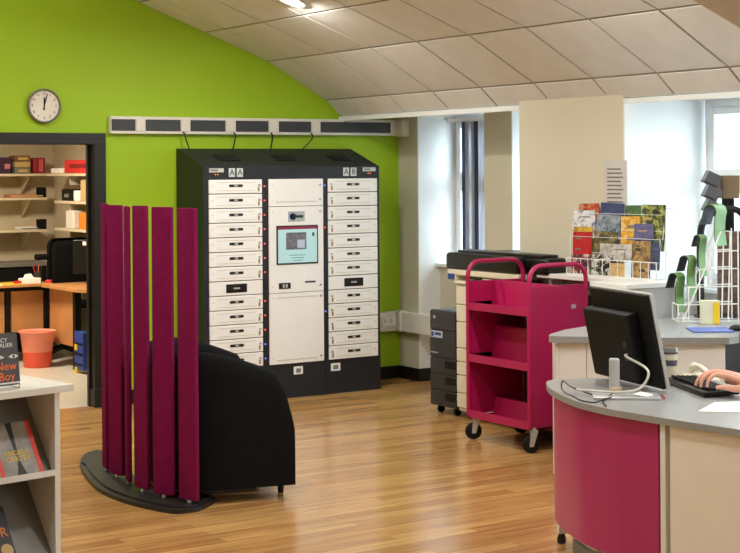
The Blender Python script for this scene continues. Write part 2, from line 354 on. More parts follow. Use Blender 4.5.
# upper trunking
tr = thing('wall_trunking', 'long white cable trunking with dark grey insert panels above the lockers', 'trunking', (4.505, GW, 2.033))
obj('channel', box(B(), 0, 2.55, -.05, -.0005, 0, .13, .004), TRUNK, tr)
def awall(px): # wall x of a photo column on the trunking run
    return px
ins = [(a-.034, b-.034) for a, b in [(4.545, 4.736), (4.822, 5.110), (5.196, 5.495), (5.588, 5.878), (5.975, 6.270), (6.362, 7.040)]]
for a, b in ins: obj('insert_panel', box(B(), a-4.505, b-4.505, -.056, -.048, .022, .108, .002), TDARK, tr)
for (a, b), (c, d) in zip(ins, ins[1:]):
    pl = obj('socket_plate', box(B(), b-4.505+.008, c-4.505-.008, -.058, -.048, .018, .112, .003), TRUNK, tr)
obj('corner_cap', box(B(), 2.545, 2.70, -.16, -.0005, -.012, .142, .03, 4), TRUNK, tr)
# dado trunking
tr2 = thing('dado_trunking', 'low white cable trunking with double socket at right of the lockers', 'trunking', (6.66, GW, .40))
obj('channel', box(B(), 0, .44, -.055, -.0005, 0, .165, .006), TRUNK, tr2)
obj('corner_cap', box(B(), .38, .46, -.12, -.0005, -.005, .172, .02, 3), TRUNK, tr2)
obj('channel', box(B(), .40, .4595, -.95, -.11, 0, .165, .006), TRUNK, tr2)
so = obj('socket', box(B(), .24, .385, -.066, -.054, .045, .125, .003), UPVC, tr2)
for k in (0, 1): obj('switch', box(B(), .262+.06*k, .285+.06*k, -.071, -.065, .075, .11, .002), TRUNK, so)
# notice sheet on the pier edge
nt_ = thing('notice_sheet', 'printed notice sheet taped to the edge of the cream pier', 'notice', (6.524, 7.245, 1.50))
obj('sheet', box(B(), -.004, -.001, -.125, .085, 0, .297), mat('notice_paper', (200, 196, 194), .5), nt_)
for k in range(9): obj('text_line', box(B(), -.0046, -.0038, -.09+.01*(k % 3), .06, .03+.026*k, .04+.026*k), GREYP, nt_)

# ------------------------------------------------------------------ charging lockers
LX0, LX1, LY = 5.062, 6.622, 10.12
D = GW-.006-LY
lk = thing('charging_locker', 'tall charcoal self-service locker bank with white doors and touch screen', 'locker', (LX0, LY, 0))
W = LX1-LX0
bm = B(); prism(bm, [(0, 0), (D, 0), (D, 1.922), (D-.03, 1.922), (.012, 1.782), (0, 1.782)], 0, W, Matrix(((0, 0, 1, 0), (1, 0, 0, 0), (0, 1, 0, 0), (0, 0, 0, 1))))
obj('cabinet_body', bm, CHAR, lk)
sl = (1.922-1.782)/(D-.042)
for c in (.30, .80, 1.30):
    bm = B(); box(bm, -.085, .085, -.075, .075, -.002, .004, .002, M=frame((c, .20, 1.782+sl*.19), (1, 0, 0), (0, 1, sl))); v = obj('vent', bm, BMATT, lk)
    for k in range(5): obj('vent_slot', box(B(), -.075, .075, -.055+k*.026, -.045+k*.026, .004, .006, M=frame((c, .20, 1.782+sl*.19), (1, 0, 0), (0, 1, sl))), CHAR, v)
def lx(a): return a-LX0
Z0, Z1, NR = .266, 1.685, 13
rh = (Z1-Z0)/NR
LABK = mat('locker_label_black', (18, 18, 18), .35)
REDL = mat('led_red', (255, 70, 60), .4, emit=1.2); BLUL = mat('led_blue', (90, 120, 255), .4, emit=1.2)
LINEM = mat('door_emboss', (206, 202, 188), .5)
for ci, (a0, a1) in enumerate(((5.102, 5.555), (6.139, 6.598))):
    w = a1-a0; cx = lx((a0+a1)/2)
    dm = mesh('locker_door', box(B(), -w/2+.002, w/2-.002, -.012, .002, .003, rh-.003, .003, 1), LOCKW)
    dp = {'plate': mesh('name_plate', box(B(), -.058, .058, -.0155, -.0115, rh/2-.004, rh/2+.016, .002, 1), LABK),
          'chip': mesh('plate_chip', box(B(), -.014, .014, -.017, -.0152, rh/2-.001, rh/2+.013), SILV),
          'lock': mesh('lock', lathe(B(), [(.009, 0), (.009, .006), (.004, .006)], 12, M=Matrix.Translation(((w/2-.028)*(1 if ci == 0 else -1), -.0115, rh/2+.008)) @ Rm), STEEL),
          'tag': mesh('key_tag', box(B(), (w/2-.033)*(1 if ci == 0 else -1)-.006, (w/2-.033)*(1 if ci == 0 else -1)+.006, -.016, -.0118, .018, rh/2-.006), mat('key_tag', (150, 120, 96), .5)),
          'line': mesh('embossed_panel', box(B(), -w*.36, w*.36, -.0128, -.0112, .022, .026), LINEM),
          'line2': mesh('embossed_panel', box(B(), -w*.36, w*.36, -.0128, -.0112, rh-.026, rh-.022), LINEM),
          'stud': mesh('stud', lathe(B(), [(.005, 0), (.005, .002)], 8, M=Matrix.Translation(((-w/2+.03)*(1 if ci == 0 else -1), -.0118, rh/2+.006)) @ Rm), LINEM)}
    for r in range(NR):
        z = Z1-(r+1)*rh; big = (r == 7)
        d = bpy.data.objects.new('locker_door', dm); col.objects.link(d); d.parent = lk; d.location = (cx, 0, z)
        if big:
            obj('reader_window', box(B(), -.088, .088, -.016, -.0115, .022, rh-.022, .003, 1), LABK, d)
            obj('reader_mark', box(B(), -.026, .026, -.0172, -.0158, rh/2-.006, rh/2+.006), SILV, d)
        else:
            for k, me in dp.items():
                o = bpy.data.objects.new(me.name.split('.')[0], me); col.objects.link(o); o.parent = d
        lxp = (w/2+.022) if ci == 0 else (-w/2-.026)
        q = (r < 7 or r in (8, 9, 10)) if ci == 0 else r in (2,)
        obj('status_light', lathe(B(), [(.0065, 0), (.0065, .005), (.003, .006)], 10, M=Matrix.Translation((cx+lxp, -.001, z+rh/2)) @ Rm), REDL if (r in (3,) if ci else r < 11 and r != 7) else BLUL if (ci == 0 and r > 10) or (ci == 1 and r in (0, 9)) else BPLAS, lk)
# middle column panels
m0, m1 = lx(5.612), lx(6.094)
def mz(y): return 1.685-(y-179)*(1.685-.264)/(363-179)
panels = [(mz(206.5), Z1), (mz(292.5), mz(206.5)), (.264, mz(292.5))]
mp = []
for z0, z1 in panels: mp.append(obj('centre_panel', box(B(), m0, m1, -.012, .002, z0+.002, z1-.002, .003, 1), LOCKW, lk))
for p_, zz in ((mp[0], (Z1-.05, mz(200))), (mp[1], (mz(212), mz(286))), (mp[2], (mz(297), .31))):
    for z in zz:
        obj('lock', lathe(B(), [(.009, 0), (.009, .006), (.004, .006)], 12, M=Matrix.Translation((m1-.03, -.0115, z)) @ Rm), STEEL, p_)
        obj('stud', lathe(B(), [(.005, 0), (.005, .003)], 10, M=Matrix.Translation((m0+.03, -.0115, z)) @ Rm), LINEM, p_)
for z in (mz(202), mz(297), .295): obj('embossed_panel', box(B(), m0+.06, m1-.06, -.0128, -.0112, z-.004, z+.004), LINEM, mp[0] if z > 1.3 else mp[2])
def mx_(px): return lx(5.612+(px-268)*(6.094-5.612)/(322-268))
pl = obj('logo_plate', box(B(), mx_(286.5), mx_(303), -.016, -.0115, mz(221.5), mz(211.5), .002), STEEL, mp[1])
lc = ((mx_(286.5)+mx_(303))/2, -.0162, mz(216.7))
bm = B(); lathe(bm, [(1, 0), (1, 1), (.8, 1), (.8, 0)], 24); bmesh.ops.scale(bm, vec=(.030, .026, .001), verts=bm.verts); bm.transform(Matrix.Translation((lc[0]-.032, lc[1], lc[2])) @ Rm); obj('logo_ring', bm, BLUEP, pl)
obj('logo_bar', box(B(), lc[0]-.035, lc[0]+.058, lc[1]-.001, lc[1]+.001, lc[2]-.010, lc[2]+.010), DKP, pl)
scx0, scx1, scz0, scz1 = mx_(274.8), mx_(316.2), mz(264.2), mz(225.5)
s_ = obj('screen_bezel', box(B(), scx0, scx1, -.018, -.0115, scz0, scz1, .003), BPLAS, mp[1])
obj('screen', box(B(), scx0+.012, scx1-.012, -.0195, -.0178, scz0+.012, scz1-.03), mat('lit_screen', (160, 196, 196), .3, emit=.4, var=.01), s_)
obj('screen_title_bar', box(B(), scx0+.012, scx1-.012, -.0195, -.0178, scz1-.03, scz1-.010), mat('screen_maroon', (120, 30, 56), .3, emit=.4), s_)
ph = obj('screen_photo', box(B(), mx_(284), mx_(304), -.0205, -.0193, mz(249.5), mz(232.5)), mat('screen_photo', (96, 96, 104), .4, emit=.25, var=.6, scale=60), s_)
obj('screen_photo_subject', box(B(), mx_(295), mx_(302.5), -.0212, -.0203, mz(248), mz(240)), mat('screen_grey', (168, 176, 190), .4, emit=.3), ph)
for k in range(3): obj('screen_text', box(B(), mx_(287+k*2.), mx_(303-k*1.2), -.0205, -.0193, mz(255.5+k*2.6), mz(254.8+k*2.6)), mat('screen_text', (90, 130, 130), .4, emit=.2), s_)
obj('screen_icon', box(B(), mx_(310), mx_(312), -.0205, -.0193, mz(236.5), mz(233)), DKP, s_)
so = obj('socket_plate', box(B(), mx_(277), mx_(288.5), -.016, -.0115, mz(288.2), mz(282.3), .002), LABK, mp[1])
for k in (0, 1): obj('socket_port', box(B(), mx_(280.5+k*3), mx_(282.6+k*3), -.0172, -.0158, mz(287), mz(283.5)), SILV, so)
obj('card_slot', box(B(), mx_(303), mx_(313.5), -.0145, -.0115, mz(283.2), mz(281.6)), LABK, mp[1])
# header plates
for a0, a1, s in ((5.274, 5.327, 'A'), (5.342, 5.395, 'A'), (6.284, 6.338, 'A'), (6.353, 6.407, 'B')):
    z0, z1 = 1.702, 1.768
    p_ = obj('letter_plate', box(B(), lx(a0), lx(a1), -.005, .001, z0, z1, .003), mat('plate_grey', (206, 214, 214), .4), lk)
    text('plate_letter', s, .066, frame((lx((a0+a1)/2), -.0055, (z0+z1)/2), (1, 0, 0), (0, 0, 1)), BMATT, p_)
for a0, a1 in ((5.112, 5.232), (6.468, 6.588)):
    p_ = obj('info_sticker', box(B(), lx(a0), lx(a1), -.003, .001, 1.738, 1.768), mat('sticker_grey', (196, 196, 190), .5), lk)
    obj('sticker_print', box(B(), lx(a0)+.01, lx(a1)-.05, -.0036, -.0025, 1.748, 1.760), GREYP, p_)
    for k in (0, 1): obj('indicator_light', lathe(B(), [(.005, 0), (.005, .004)], 8, M=Matrix.Translation((lx(a0)+.05+.02*k, -.001, 1.722)) @ Rm), mat('led_amber', (255, 130, 60), .4, emit=.7), lk)
for a0, a1 in ((5.825, 5.905), (6.160, 6.245)):
    p_ = obj('data_sticker', box(B(), lx(a0), lx(a1), -.004, .001, .178, .238), UPVC, lk); obj('sticker_print', box(B(), lx(a0)+.02, lx(a1)-.02, -.0048, -.0035, .19, .222), GREYP, p_)
for a in (5.583, 6.116): obj('joint_line', box(B(), lx(a)-.002, lx(a)+.002, -.0012, .002, 0, .262), BMATT, lk)
# power leads from trunking to lockers
for i, (a, da, w_) in enumerate(((5.10, .045, 'leftmost'), (5.535, -.01, 'second from left'), (5.865, -.005, 'third from left'), (6.235, -.075, 'rightmost'))):
    bm = B(); tube(bm, smooth_path([(a, GW-.056, 2.05), (a+.004, GW-.075, 2.02), (a+da*.3, GW-.075, 1.98), (a+da, GW-.06, 1.925), (a+da, GW-.06, 1.912)]), .0055, 8)
    tag(obj('power_lead', bm, BPLAS, smooth=True), 'black power lead from trunking to locker top, %s of four' % w_, 'cable', 'locker power leads')

# ------------------------------------------------------------------ curved felt privacy screen
ps = thing('privacy_screen', 'curved magenta felt slat screen on a black floor plate', 'screen', (3.40, 7.70, 0))
ox, oy = 3.40, 7.70
outer = [(3.56, 8.74), (3.45, 8.56), (3.336, 8.218), (3.245, 7.83), (3.226, 7.585), (3.245, 7.366), (3.282, 7.198), (3.335, 7.055), (3.40, 7.02), (3.485, 7.03), (3.60, 7.12), (3.655, 7.18)]
sm = [(p.x-ox, p.y-oy) for p in smooth_path([(x, y, 0) for x, y in outer], 4)]
inner = [(x-ox, y-oy) for x, y in ((3.53, 7.27), (3.515, 7.5), (3.515, 7.9), (3.56, 8.3), (3.68, 8.70), (3.66, 8.78))]
obj('base_plate', prism(B(), sm+inner, 0, .022), mat('base_black', (26, 26, 26), .45), ps)
obj('base_plate', prism(B(), [(x*.93+(.022 if x < 0 else 0), y*.97) for x, y in sm]+[(x-.005, y) for x, y in inner], .022, .034), mat('base_black', (26, 26, 26), .45), ps)
slats = []
for xp, F_, an in ((104.5, 8.69, 1.22), (115, 8.50, .80), (126.5, 8.34, 1.32), (140.5, 8.12, .86), (162, 7.97, .50), (187, 7.84, .68)):
    R_ = (xp-370)/FPX*F_; slats.append((R_*math.cos(PSI)+F_*math.sin(PSI), -R_*math.sin(PSI)+F_*math.cos(PSI), an, .128))
for i, (x, y, an, w) in enumerate(slats):
    # an = turn of the slat face away from facing the doorway side
    M = Matrix.Translation((x-ox, y-oy, 0)) @ Matrix.Rotation(-an-PSI, 4, 'Z')
    lean = Matrix.Rotation((random.random()-.5)*.010, 4, 'Y')
    s_ = obj('felt_slat', box(B(), -w/2, w/2, -.014, .014,   .050, 1.566-.004*(i % 3), .006, 2, M=M @ lean), FELT, ps, True)
    obj('foot_stud', lathe(B(), [(.012, .034), (.012, .046), (.008, .052)], 12, M=M), STEEL, s_, True)

# ------------------------------------------------------------------ black tub chair
tc = thing('tub_chair', 'black fabric tub armchair beside the magenta slat screen', 'armchair', (3.86, 7.52, 0), -.24)
# U-shaped shell: arms taper down to the front
def shell(bm):
    path = []; Wd, Dp, R = .345, .295, .20
    for t in range(0, 9): path.append((Dp-(Dp*2-R)*t/8, -Wd))
    path += [(-Dp+R+R*math.cos(a), -Wd+R+R*math.sin(a)) for a in [(-PI/2-PI/2*k/6) for k in range(1, 7)]]
    for t in range(1, 6): path.append((-Dp, -Wd+R+(2*Wd-2*R)*t/6))
    path += [(-Dp+R+R*math.cos(a), Wd-R+R*math.sin(a)) for a in [(PI-PI/2*k/6) for k in range(0, 7)]]
    for t in range(1, 9): path.append((-Dp+R+(Dp*2-R)*t/8, Wd))
    n = len(path); rings = []; th = .115
    for i, (x, y) in enumerate(path):
        a, b = path[max(i-1, 0)], path[min(i+1, n-1)]; tx, ty = b[0]-a[0], b[1]-a[1]; l = math.hypot(tx, ty); nx, ny = ty/l, -tx/l   # outward
        s = (x+Dp)/(2*Dp)                                                                                                       # 0 back .. 1 front
        zt = .80-.03*s-.135*max(0, (s-.25)/.75)**1.3-.22*max(0, (s-.84)/.16)**2
        fr = -.0+.02*max(0, (s-.8)/.2)
        prof = [(0+.0, .075), (.012, .11), (.016, .30), (.006, zt-.10), (-.006, zt-.045), (-.03, zt-.012), (-.058, zt), (-.086, zt-.012), (-.108, zt-.045), (-th, zt-.10), (-th, .30), (-th, .075)]
        rings.append([bm.verts.new((x+nx*o, y+ny*o, z)) for o, z in prof])
    for a, b in zip(rings, rings[1:]):
        for k in range(len(a)): bm.faces.new((a[k], a[(k+1) % len(a)], b[(k+1) % len(a)], b[k]))
    bm.faces.new(rings[0]); bm.faces.new(rings[-1][::-1])
    return bm
o = obj('shell', shell(B()), BFAB, tc, True)
o = obj('seat_cushion', box(B(), -.20, .30, -.225, .225, .25, .43, .045, 4), BFAB, tc, True)
obj('seat_base', box(B(), -.21, .29, -.228, .228, .078, .25, .012, 2), BFAB, tc, True)
for x in (-.19, .262):
    for y in (-.285, .285): obj('leg', lathe(B(), [(.014, 0), (.016, .004), (.024, .08)], 14, (x, y, 0)), BPLAS, tc, True)

# ------------------------------------------------------------------ magenta book trolley
tx0, tx1, ty0, ty1 = 5.862, 6.318, 7.285, 7.915
tro = thing('book_trolley', 'magenta metal book trolley with sloping shelves and black castor wheels', 'trolley', (tx0, ty0, 0))
TW, TD = tx1-tx0, ty1-ty0
for y in (0, TD):
    r = .095; p_ = [(0, y, .155)]+[(r-r*math.cos(a), y, 1.150-r+r*math.sin(a)) for a in [PI/2*k/8 for k in range(9)]]+[(TW-r+r*math.sin(a), y, 1.150-r+r*math.cos(a)) for a in [PI/2*k/8 for k in range(9)]]+[(TW, y, .155)]
    obj('end_frame', tube(B(), p_, .0145, 12), MAG, tro, True)
    e = obj('end_panel', box(B(), .006, TW-.006, y-.005, y+.005, .158, 1.022, .002), MAG, tro)
    if y == 0:
        obj('badge', box(B(), TW-.125, TW-.088, -.009, -.004, .872, .900, .004), SILV, e)
lip = [(.165, .09), (.527, .20), (.862, .16)]
for i, (z, hb) in enumerate(lip):
    bm = B(); Mt = Matrix(((1, 0, 0, 0), (0, 0, 1, .006), (0, 1, 0, 0), (0, 0, 0, 1)))
    c = TW/2; t = .006
    prism(bm, [(-.008, z-.022), (-.008, z+.026), (.006, z+.026), (.006, z-.004), (c-.05, z-.05+.02*(i == 0)), (c+.05, z-.05+.02*(i == 0)), (TW-.006, z-.004), (TW-.006, z+.026), (TW+.008, z+.026), (TW+.008, z-.022)], 0, TD-.012, Mt)
    s_ = obj('shelf', bm, MAG, tro)
    bm = B(); prism(bm, [(c-.052, z-.045), (c-.012, z+hb), (c+.012, z+hb), (c+.052, z-.045)], 0, TD-.014, Mt); obj('book_rest', bm, MAG, s_)
for x in (.03, TW-.03):
    for y in (.02, TD-.02):
        t = obj('castor', lathe(B(), [(.0, -.014), (.042, -.014), (.052, -.009), (.055, 0), (.052, .009), (.042, .014), (0, .014)], 24, M=Matrix.Translation((x, y-.02, .055)) @ Matrix.Rotation(-.55, 4, 'Z') @ Matrix.Translation((-.018, 0, 0)) @ Rm), BMATT, tro, True)
        bm = B()
        for s in (-1, 1): prism(bm, [(-.030, -.008), (-.004, -.008), (.026, .092), (-.020, .092)], -.002, .002, Matrix.Translation((x, y-.02+s*.02, .05)) @ Rm)
        box(bm, x-.030, x+.016, y-.044, y+.004, .140, .147); cyl(bm, (x, y-.02, .145), (x, y-.02, .158), .012); bmesh.ops.rotate(bm, verts=bm.verts, cent=(x, y-.02, 0), matrix=Matrix.Rotation(-.55, 3, 'Z'))
        obj('castor_fork', bm, STEELF, t)

# ------------------------------------------------------------------ photocopier
cp = thing('photocopier', 'large office photocopier with black scanner lid behind the magenta trolley', 'copier', (6.295, 7.86, 0))
y0 = 7.86
def cy(b): return b-y0
bm = box(B(), .012, .22, cy(7.937), cy(8.632), .05, .955, .006); box(bm, .22, .62, cy(8.22), cy(8.632), .05, .955, .006); obj('body', bm, COPC, cp)
zs = [.075, .18, .305, .40, .495, .68, .80, .94]
for a, b in zip(zs, zs[1:]): obj('drawer_front', box(B(), -.006, .014, cy(7.937), cy(8.630), a+.003, b-.003, .004), COPC, cp)
obj('dark_backing', box(B(), .085, .224, cy(7.34), cy(7.93), .03, .93, .006), BMATT, cp)  # black block added to darken the gaps seen through the trolley
obj('top_ledge', box(B(), -.02, .222, cy(7.937), cy(8.64), .945, .965, .006), COPC, cp)
obj('column', box(B(), .30, .60, cy(8.22), cy(8.74), .955, 1.02, .01), COPC, cp)
obj('scanner_base', box(box(B(), .0, .222, cy(7.937), cy(8.745), 1.003, 1.045, .008), .21, .60, cy(8.22), cy(8.745), 1.003, 1.045, .008), COPC, cp)
o = obj('scanner_lid', box(box(B(), -.01, .225, cy(7.937), cy(8.755), 1.045, 1.16, .022, 3), .15, .60, cy(8.22), cy(8.755), 1.045, 1.159, .022, 3), BPLAS, cp, True)
obj('lid_extension', box(B(), .056, .224, cy(7.70), cy(7.96), 1.047, 1.158, .02, 3), BPLAS, o, True)
obj('lid_feeder', box(B(), .06, .20, cy(7.76), cy(8.70), 1.15, 1.178, .008, 2), BPLAS, o, True)
obj('output_tray', prism(B(), [(.05, .965), (.215, .965), (.215, .985), (.05, .98)], cy(7.95), cy(8.5), Matrix(((1, 0, 0, 0), (0, 0, 1, 0), (0, 1, 0, 0), (0, 0, 0, 1)))), DGREY, cp)
st = obj('blue_sticker', box(B(), -.002, .003, cy(8.655), cy(8.735), .972, 1.012), BLUEP, obj('scanner_side', box(B(), .0, .30, cy(8.645), cy(8.74), .966, 1.004, .004), COPC, cp))
obj('paper_sheet', box(B(), .02, .21, cy(8.02), cy(8.36), .986, .992), PAPER, cp)
tw = obj('paper_tower', box(B(), .004, .56, cy(8.642), cy(8.96), .055, .742, .008), DGREY, cp)
for a, b in ((.06, .17), (.175, .285), (.29, .40), (.405, .60), (.605, .735)):
    o = obj('tower_drawer', box(B(), -.004, .006, cy(8.646), cy(8.956), a, b-.003, .003), DGREY, tw)
    if b < .42: obj('drawer_grip', box(B(), -.009, -.0035, cy(8.65), cy(8.77), a+.045, b-.012, .003), BMATT, tw)
obj('tower_label', box(B(), -.0075, -.0035, cy(8.80), cy(8.945), .545, .592), mat('label_pale_blue', (176, 186, 210), .5), tw)
obj('label_mark', box(B(), -.0082, -.0072, cy(8.905), cy(8.935), .55, .585), BLUEP, tw); obj('label_mark', box(B(), -.0082, -.0072, cy(8.815), cy(8.89), .562, .582), NAVY, tw)
obj('logo', box(B(), -.0052, -.0035, cy(8.86), cy(8.945), .432, .440), SILV, tw); obj('emblem', lathe(B(), [(.012, 0), (.012, .003)], 12, M=Matrix.Translation((-.004, cy(8.9), .69)) @ Matrix.Rotation(-PI/2, 4, 'Y')), SILV, tw)
obj('paper_guide', prism(B(), [(0, .742), (.16, .742), (.10, .86), (.02, .86)], cy(8.66), cy(8.672), Matrix(((1, 0, 0, .05), (0, 0, 1, 0), (0, 1, 0, 0), (0, 0, 0, 1)))), DGREY, tw)
for x in (.05, .5):
    for b in (8.70, 8.90): obj('castor', lathe(B(), [(.026, -.012), (.028, 0), (.026, .012)], 14, M=Matrix.Translation((x, cy(b), .028)) @ Rm), BMATT, cp, True)
for x in (.06, .18):
    for b in (8.0, 8.55): obj('castor', lathe(B(), [(.026, -.012), (.028, 0), (.026, .012)], 14, M=Matrix.Translation((x, cy(b), .028)) @ Rm), BMATT, cp, True)

# ------------------------------------------------------------------ low cupboard with leaflet rack
cb = thing('low_cupboard', 'low white topped cupboard under the leaflet rack by the pier', 'cupboard', (6.127, 6.70, 0))
CG = mat('cupboard_grey', (186, 182, 176), .5)
obj('body', box(B(), .012, .437, .012, .318, 0, 1.03, .003), CG, cb)
obj('worktop', box(B(), 0, .45, 0, .33, 1.03, 1.06, .004), PANW, cb)
for a, b in ((.02, .162), (.168, .31)):
    o = obj('door', box(B(), .004, .014, a, b, .06, 1.02, .003), CG, cb)
    obj('handle', box(B(), -.008, .006, (a+b)/2-.03, (a+b)/2+.03, .90, .91, .002), STEEL, o)
lg = thing('wall_ledge', 'white ledge shelf on the cream pier behind the trolley', 'shelf', (6.36, 7.035, 1.0))
obj('board', box(B(), .007, .1645, 0, .80, .03, .06, .004), PANW, lg)
for y in (.25, .70): obj('bracket', box(B(), .05, .1645, y, y+.02, -.06, .03), PANW, lg)
Rk = frame((6.400, 7.565, 1.06), (.07, -.76, 0), (.76, .07, 0))   # x along rack, y away from the camera, z up
if Rk[2][2] < 0: pass
Wk = .76
def rackpt(px, py, d): return Vector(((px-572)/96*Wk, d, max(.0, (278-py)*.00625)))
rk = thing('leaflet_rack', 'white wire leaflet rack filled with brochures by the window', 'rack', (0, 0, 0)); rk.matrix_world = Rk
def rod(name, pts, r=.0028): return obj(name, tube(B(), pts, r, 6), WIRE, rk, True)
rod('base_wire', [(0, .0, .004), (Wk, .0, .004), (Wk+.0, .085, .004), (0, .085, .004), (0, 0, .004)])
for x in (.0, Wk):
    rod('side_wire', [(x, .0, .004), (x, .0, .11), (x, .035, .11), (x, .035, .25), (x, .06, .25), (x, .085, .44), (x, .085, .004)])
rod('side_wire', [(Wk, .085, .44), (Wk+.10, .10, .44), (Wk+.02, .01, .02)])
for d, z in ((0, .11), (.035, .25), (.06, .40)):
    rod('front_wire', [(0, d, z), (Wk, d, z)], .0028 if d == 0 else .0015); rod('shelf_wire', [(0, d, z-.10), (Wk, d, z-.10)], .0015)
for k in range(13): rod('upright_wire', [(Wk*k/12, -.002, .004), (Wk*k/12, -.002, .11)], .0022)
for k in range(7): rod('back_wire', [(Wk*k/6, .087, .004), (Wk*k/6, .087, .44)], .0022)
K1 = (30, 30, 34); K2 = (176, 150, 110); K3 = (226, 222, 210)
PH = lambda n, *c: photo_mat('print_'+n, c)
LF = [('red_brown', 578, 600, 204, 232, PH('red_brown', (120, 40, 34), (190, 60, 44), (196, 160, 110)), .115, CARD), ('navy', 601, 626, 203, 232, PH('navy', (44, 50, 88), (66, 74, 120), (50, 56, 96)), .118, LILAC), ('dark_green', 628, 645, 205, 236, PH('dark_green', (44, 84, 48), (84, 120, 70), (40, 60, 40)), .118, OLIVE), ('dark_photo', 645, 669, 204, 250, PH('dark_photo', K1, (70, 72, 60), (150, 160, 60), (190, 190, 180)), .112, LEAFG),
      ('blue_white', 572, 597, 211, 240, PH('blue_white', (40, 70, 120), (220, 220, 224), (230, 226, 220)), .095, BLUEP), ('grey_blue', 598, 624, 215, 240, PH('grey_blue', (70, 88, 108), (128, 142, 156), (176, 180, 180)), .098, GREYP), ('orange_yellow', 625, 645, 216, 250, PH('orange_yellow', (196, 120, 36), (222, 170, 60), (226, 206, 150)), .098, YEL), ('lilac', 640, 660, 223, 246, PH('lilac', (84, 84, 128), (110, 100, 140), (70, 84, 130)), .080, NAVY),
      ('yellow', 574, 595, 228, 256, PH('yellow', (190, 150, 40), (214, 180, 70), (120, 96, 40)), .072, RED), ('red', 575, 596, 233, 257, PH('red', (176, 24, 34), (190, 30, 40), (150, 20, 30)), .056, PAPER), ('olive', 597, 622, 232, 258, PH('olive', (50, 44, 34), (100, 90, 60), (170, 150, 100)), .070, TAN), ('newsprint', 605, 640, 244, 260, PH('newsprint', (210, 208, 200), (180, 176, 170), (120, 116, 110)), .056, GREYP),
      ('navy_red', 575, 595, 256, 276, PH('navy_red', (40, 44, 76), (120, 40, 46), K3), .030, RED), ('black_white', 597, 619, 255, 276, PH('black_white', K1, K1, K3, K1), .034, PAPER), ('small_tan', 619, 634, 263, 277, PH('small_tan', (190, 156, 96), (206, 178, 124), (170, 136, 84)), .012, CARD), ('tan_brown', 640, 659, 240, 277, PH('tan_brown', (196, 164, 108), (150, 120, 80), (80, 50, 44)), .030, OLIVE), ('slim_blue', 658, 668, 240, 268, PH('slim_blue', (40, 46, 80), (70, 80, 110), (44, 50, 70)), .044, LILAC)]
LABELS = ['red and brown brochure at the top left of the wire rack', 'plain navy blue brochure in the top row of the wire rack', 'dark green brochure in the middle of the rack top row', 'dark photo brochure with green spot at rack top right',
          'blue and white folded brochure at the rack left edge', 'grey blue landscape brochure curling over in the rack', 'orange and yellow brochure in the middle of the rack', 'lilac blue brochure right of the orange one in rack',
          'yellow topped leaflet behind the bright red one in rack', 'bright red leaflet at left of the wire rack', 'dark olive brochure under the grey blue one in rack', 'white newsprint bundle in the middle of the rack',
          'navy and red leaflet at the bottom left of the rack', 'black and white patterned leaflet on the rack bottom row', 'small tan leaflet at the rack bottom middle', 'tan and brown leaflet at the rack bottom right', 'slim dark blue leaflet at the rack right edge']
for (nm, x0, x1, t0, t1, m, d, m2), lb in zip(LF, LABELS):
    d *= .55
    p0, p1 = rackpt(x0, t1, d), rackpt(x1, t0, d); w, h = p1.x-p0.x, p1.z-p0.z
    t = thing('leaflet', lb, 'leaflet', (0, 0, 0), group='brochures in the wire rack')
    t.matrix_world = Rk @ Matrix.Translation((p0.x+w/2, d, p0.z)) @ Matrix.Rotation(-.06, 4, 'X') @ Matrix.Rotation((random.random()-.5)*.06, 4, 'Y')
    obj('cover', box(B(), -w/2, w/2, 0, .004, 0, h), m, t)
    for q in range(2):
        u0 = random.uniform(.04, .45); u1 = u0+random.uniform(.25, .5); v0 = .15+.45*q+random.uniform(0, .15); v1 = v0+random.uniform(.03, .09)
        obj('cover_print', box(B(), -w/2+w*u0, -w/2+w*min(u1, .96), -.0008-.0002*q, .0002, h*v0, h*min(v1, .95)), random.choice([m2, m2, GREYP, TAN, DKP]), t)

# ------------------------------------------------------------------ rear counter
rc = thing('rear_counter', 'rear reception counter with grey angled top and white panels', 'counter', (5.9, 6.2, 0))
poly = [(5.228, 6.313), (5.26, 6.27), (5.36, 6.17), (5.641, 5.906), (5.929, 5.693), (6.02, 5.71), (6.20, 5.908), (7.05, 6.50), (7.05, 6.66), (6.0, 6.64), (5.75, 6.60), (5.50, 6.52), (5.30, 6.40), (5.235, 6.34)]
obj('worktop', prism(B(), [(x-5.9, y-6.2) for x, y in poly], .815, .85), GTOP, rc)
pan = [(5.285, 6.315), (5.38, 6.20), (5.66, 5.94), (5.935, 5.726)]
for (xa, ya), (xb, yb) in zip(pan, pan[1:]):
    L_ = math.hypot(xb-xa, yb-ya)
    obj('front_panel', box(B(), 0, L_-.003, 0, .018, .06, .815, .002, 1, Matrix.Translation((xa-5.9, ya-6.2, 0)) @ Matrix.Rotation(math.atan2(yb-ya, xb-xa), 4, 'Z')), PANW, rc)
obj('end_panel', box(B(), 0, .25, 0, .018, .06, .815, .002, 1, Matrix.Translation((5.285-5.9, 6.315-6.2, 0)) @ Matrix.Rotation(.95, 4, 'Z')), PANW, rc)
obj('plinth', prism(B(), [(x-5.9, y-6.2) for x, y in ((5.34, 6.32), (5.68, 5.98), (5.88, 5.83), (6.3, 6.2), (6.3, 6.5), (5.5, 6.46))], 0, .06), BMATT, rc)
obj('back_panel', box(B(), 0, .80, 0, .018, .06, .815, .002, 1, Matrix.Translation((.0, .38, 0))), BMATT, rc)
obj('knee_hole_shade', box(B(), 0, 1.08, 0, .018, .06, .815, .002, 1, Matrix.Translation((.05, -.44, 0)) @ Matrix.Rotation(.56, 4, 'Z')), BMATT, rc)  # added black sheet standing in for the shade of the knee hole

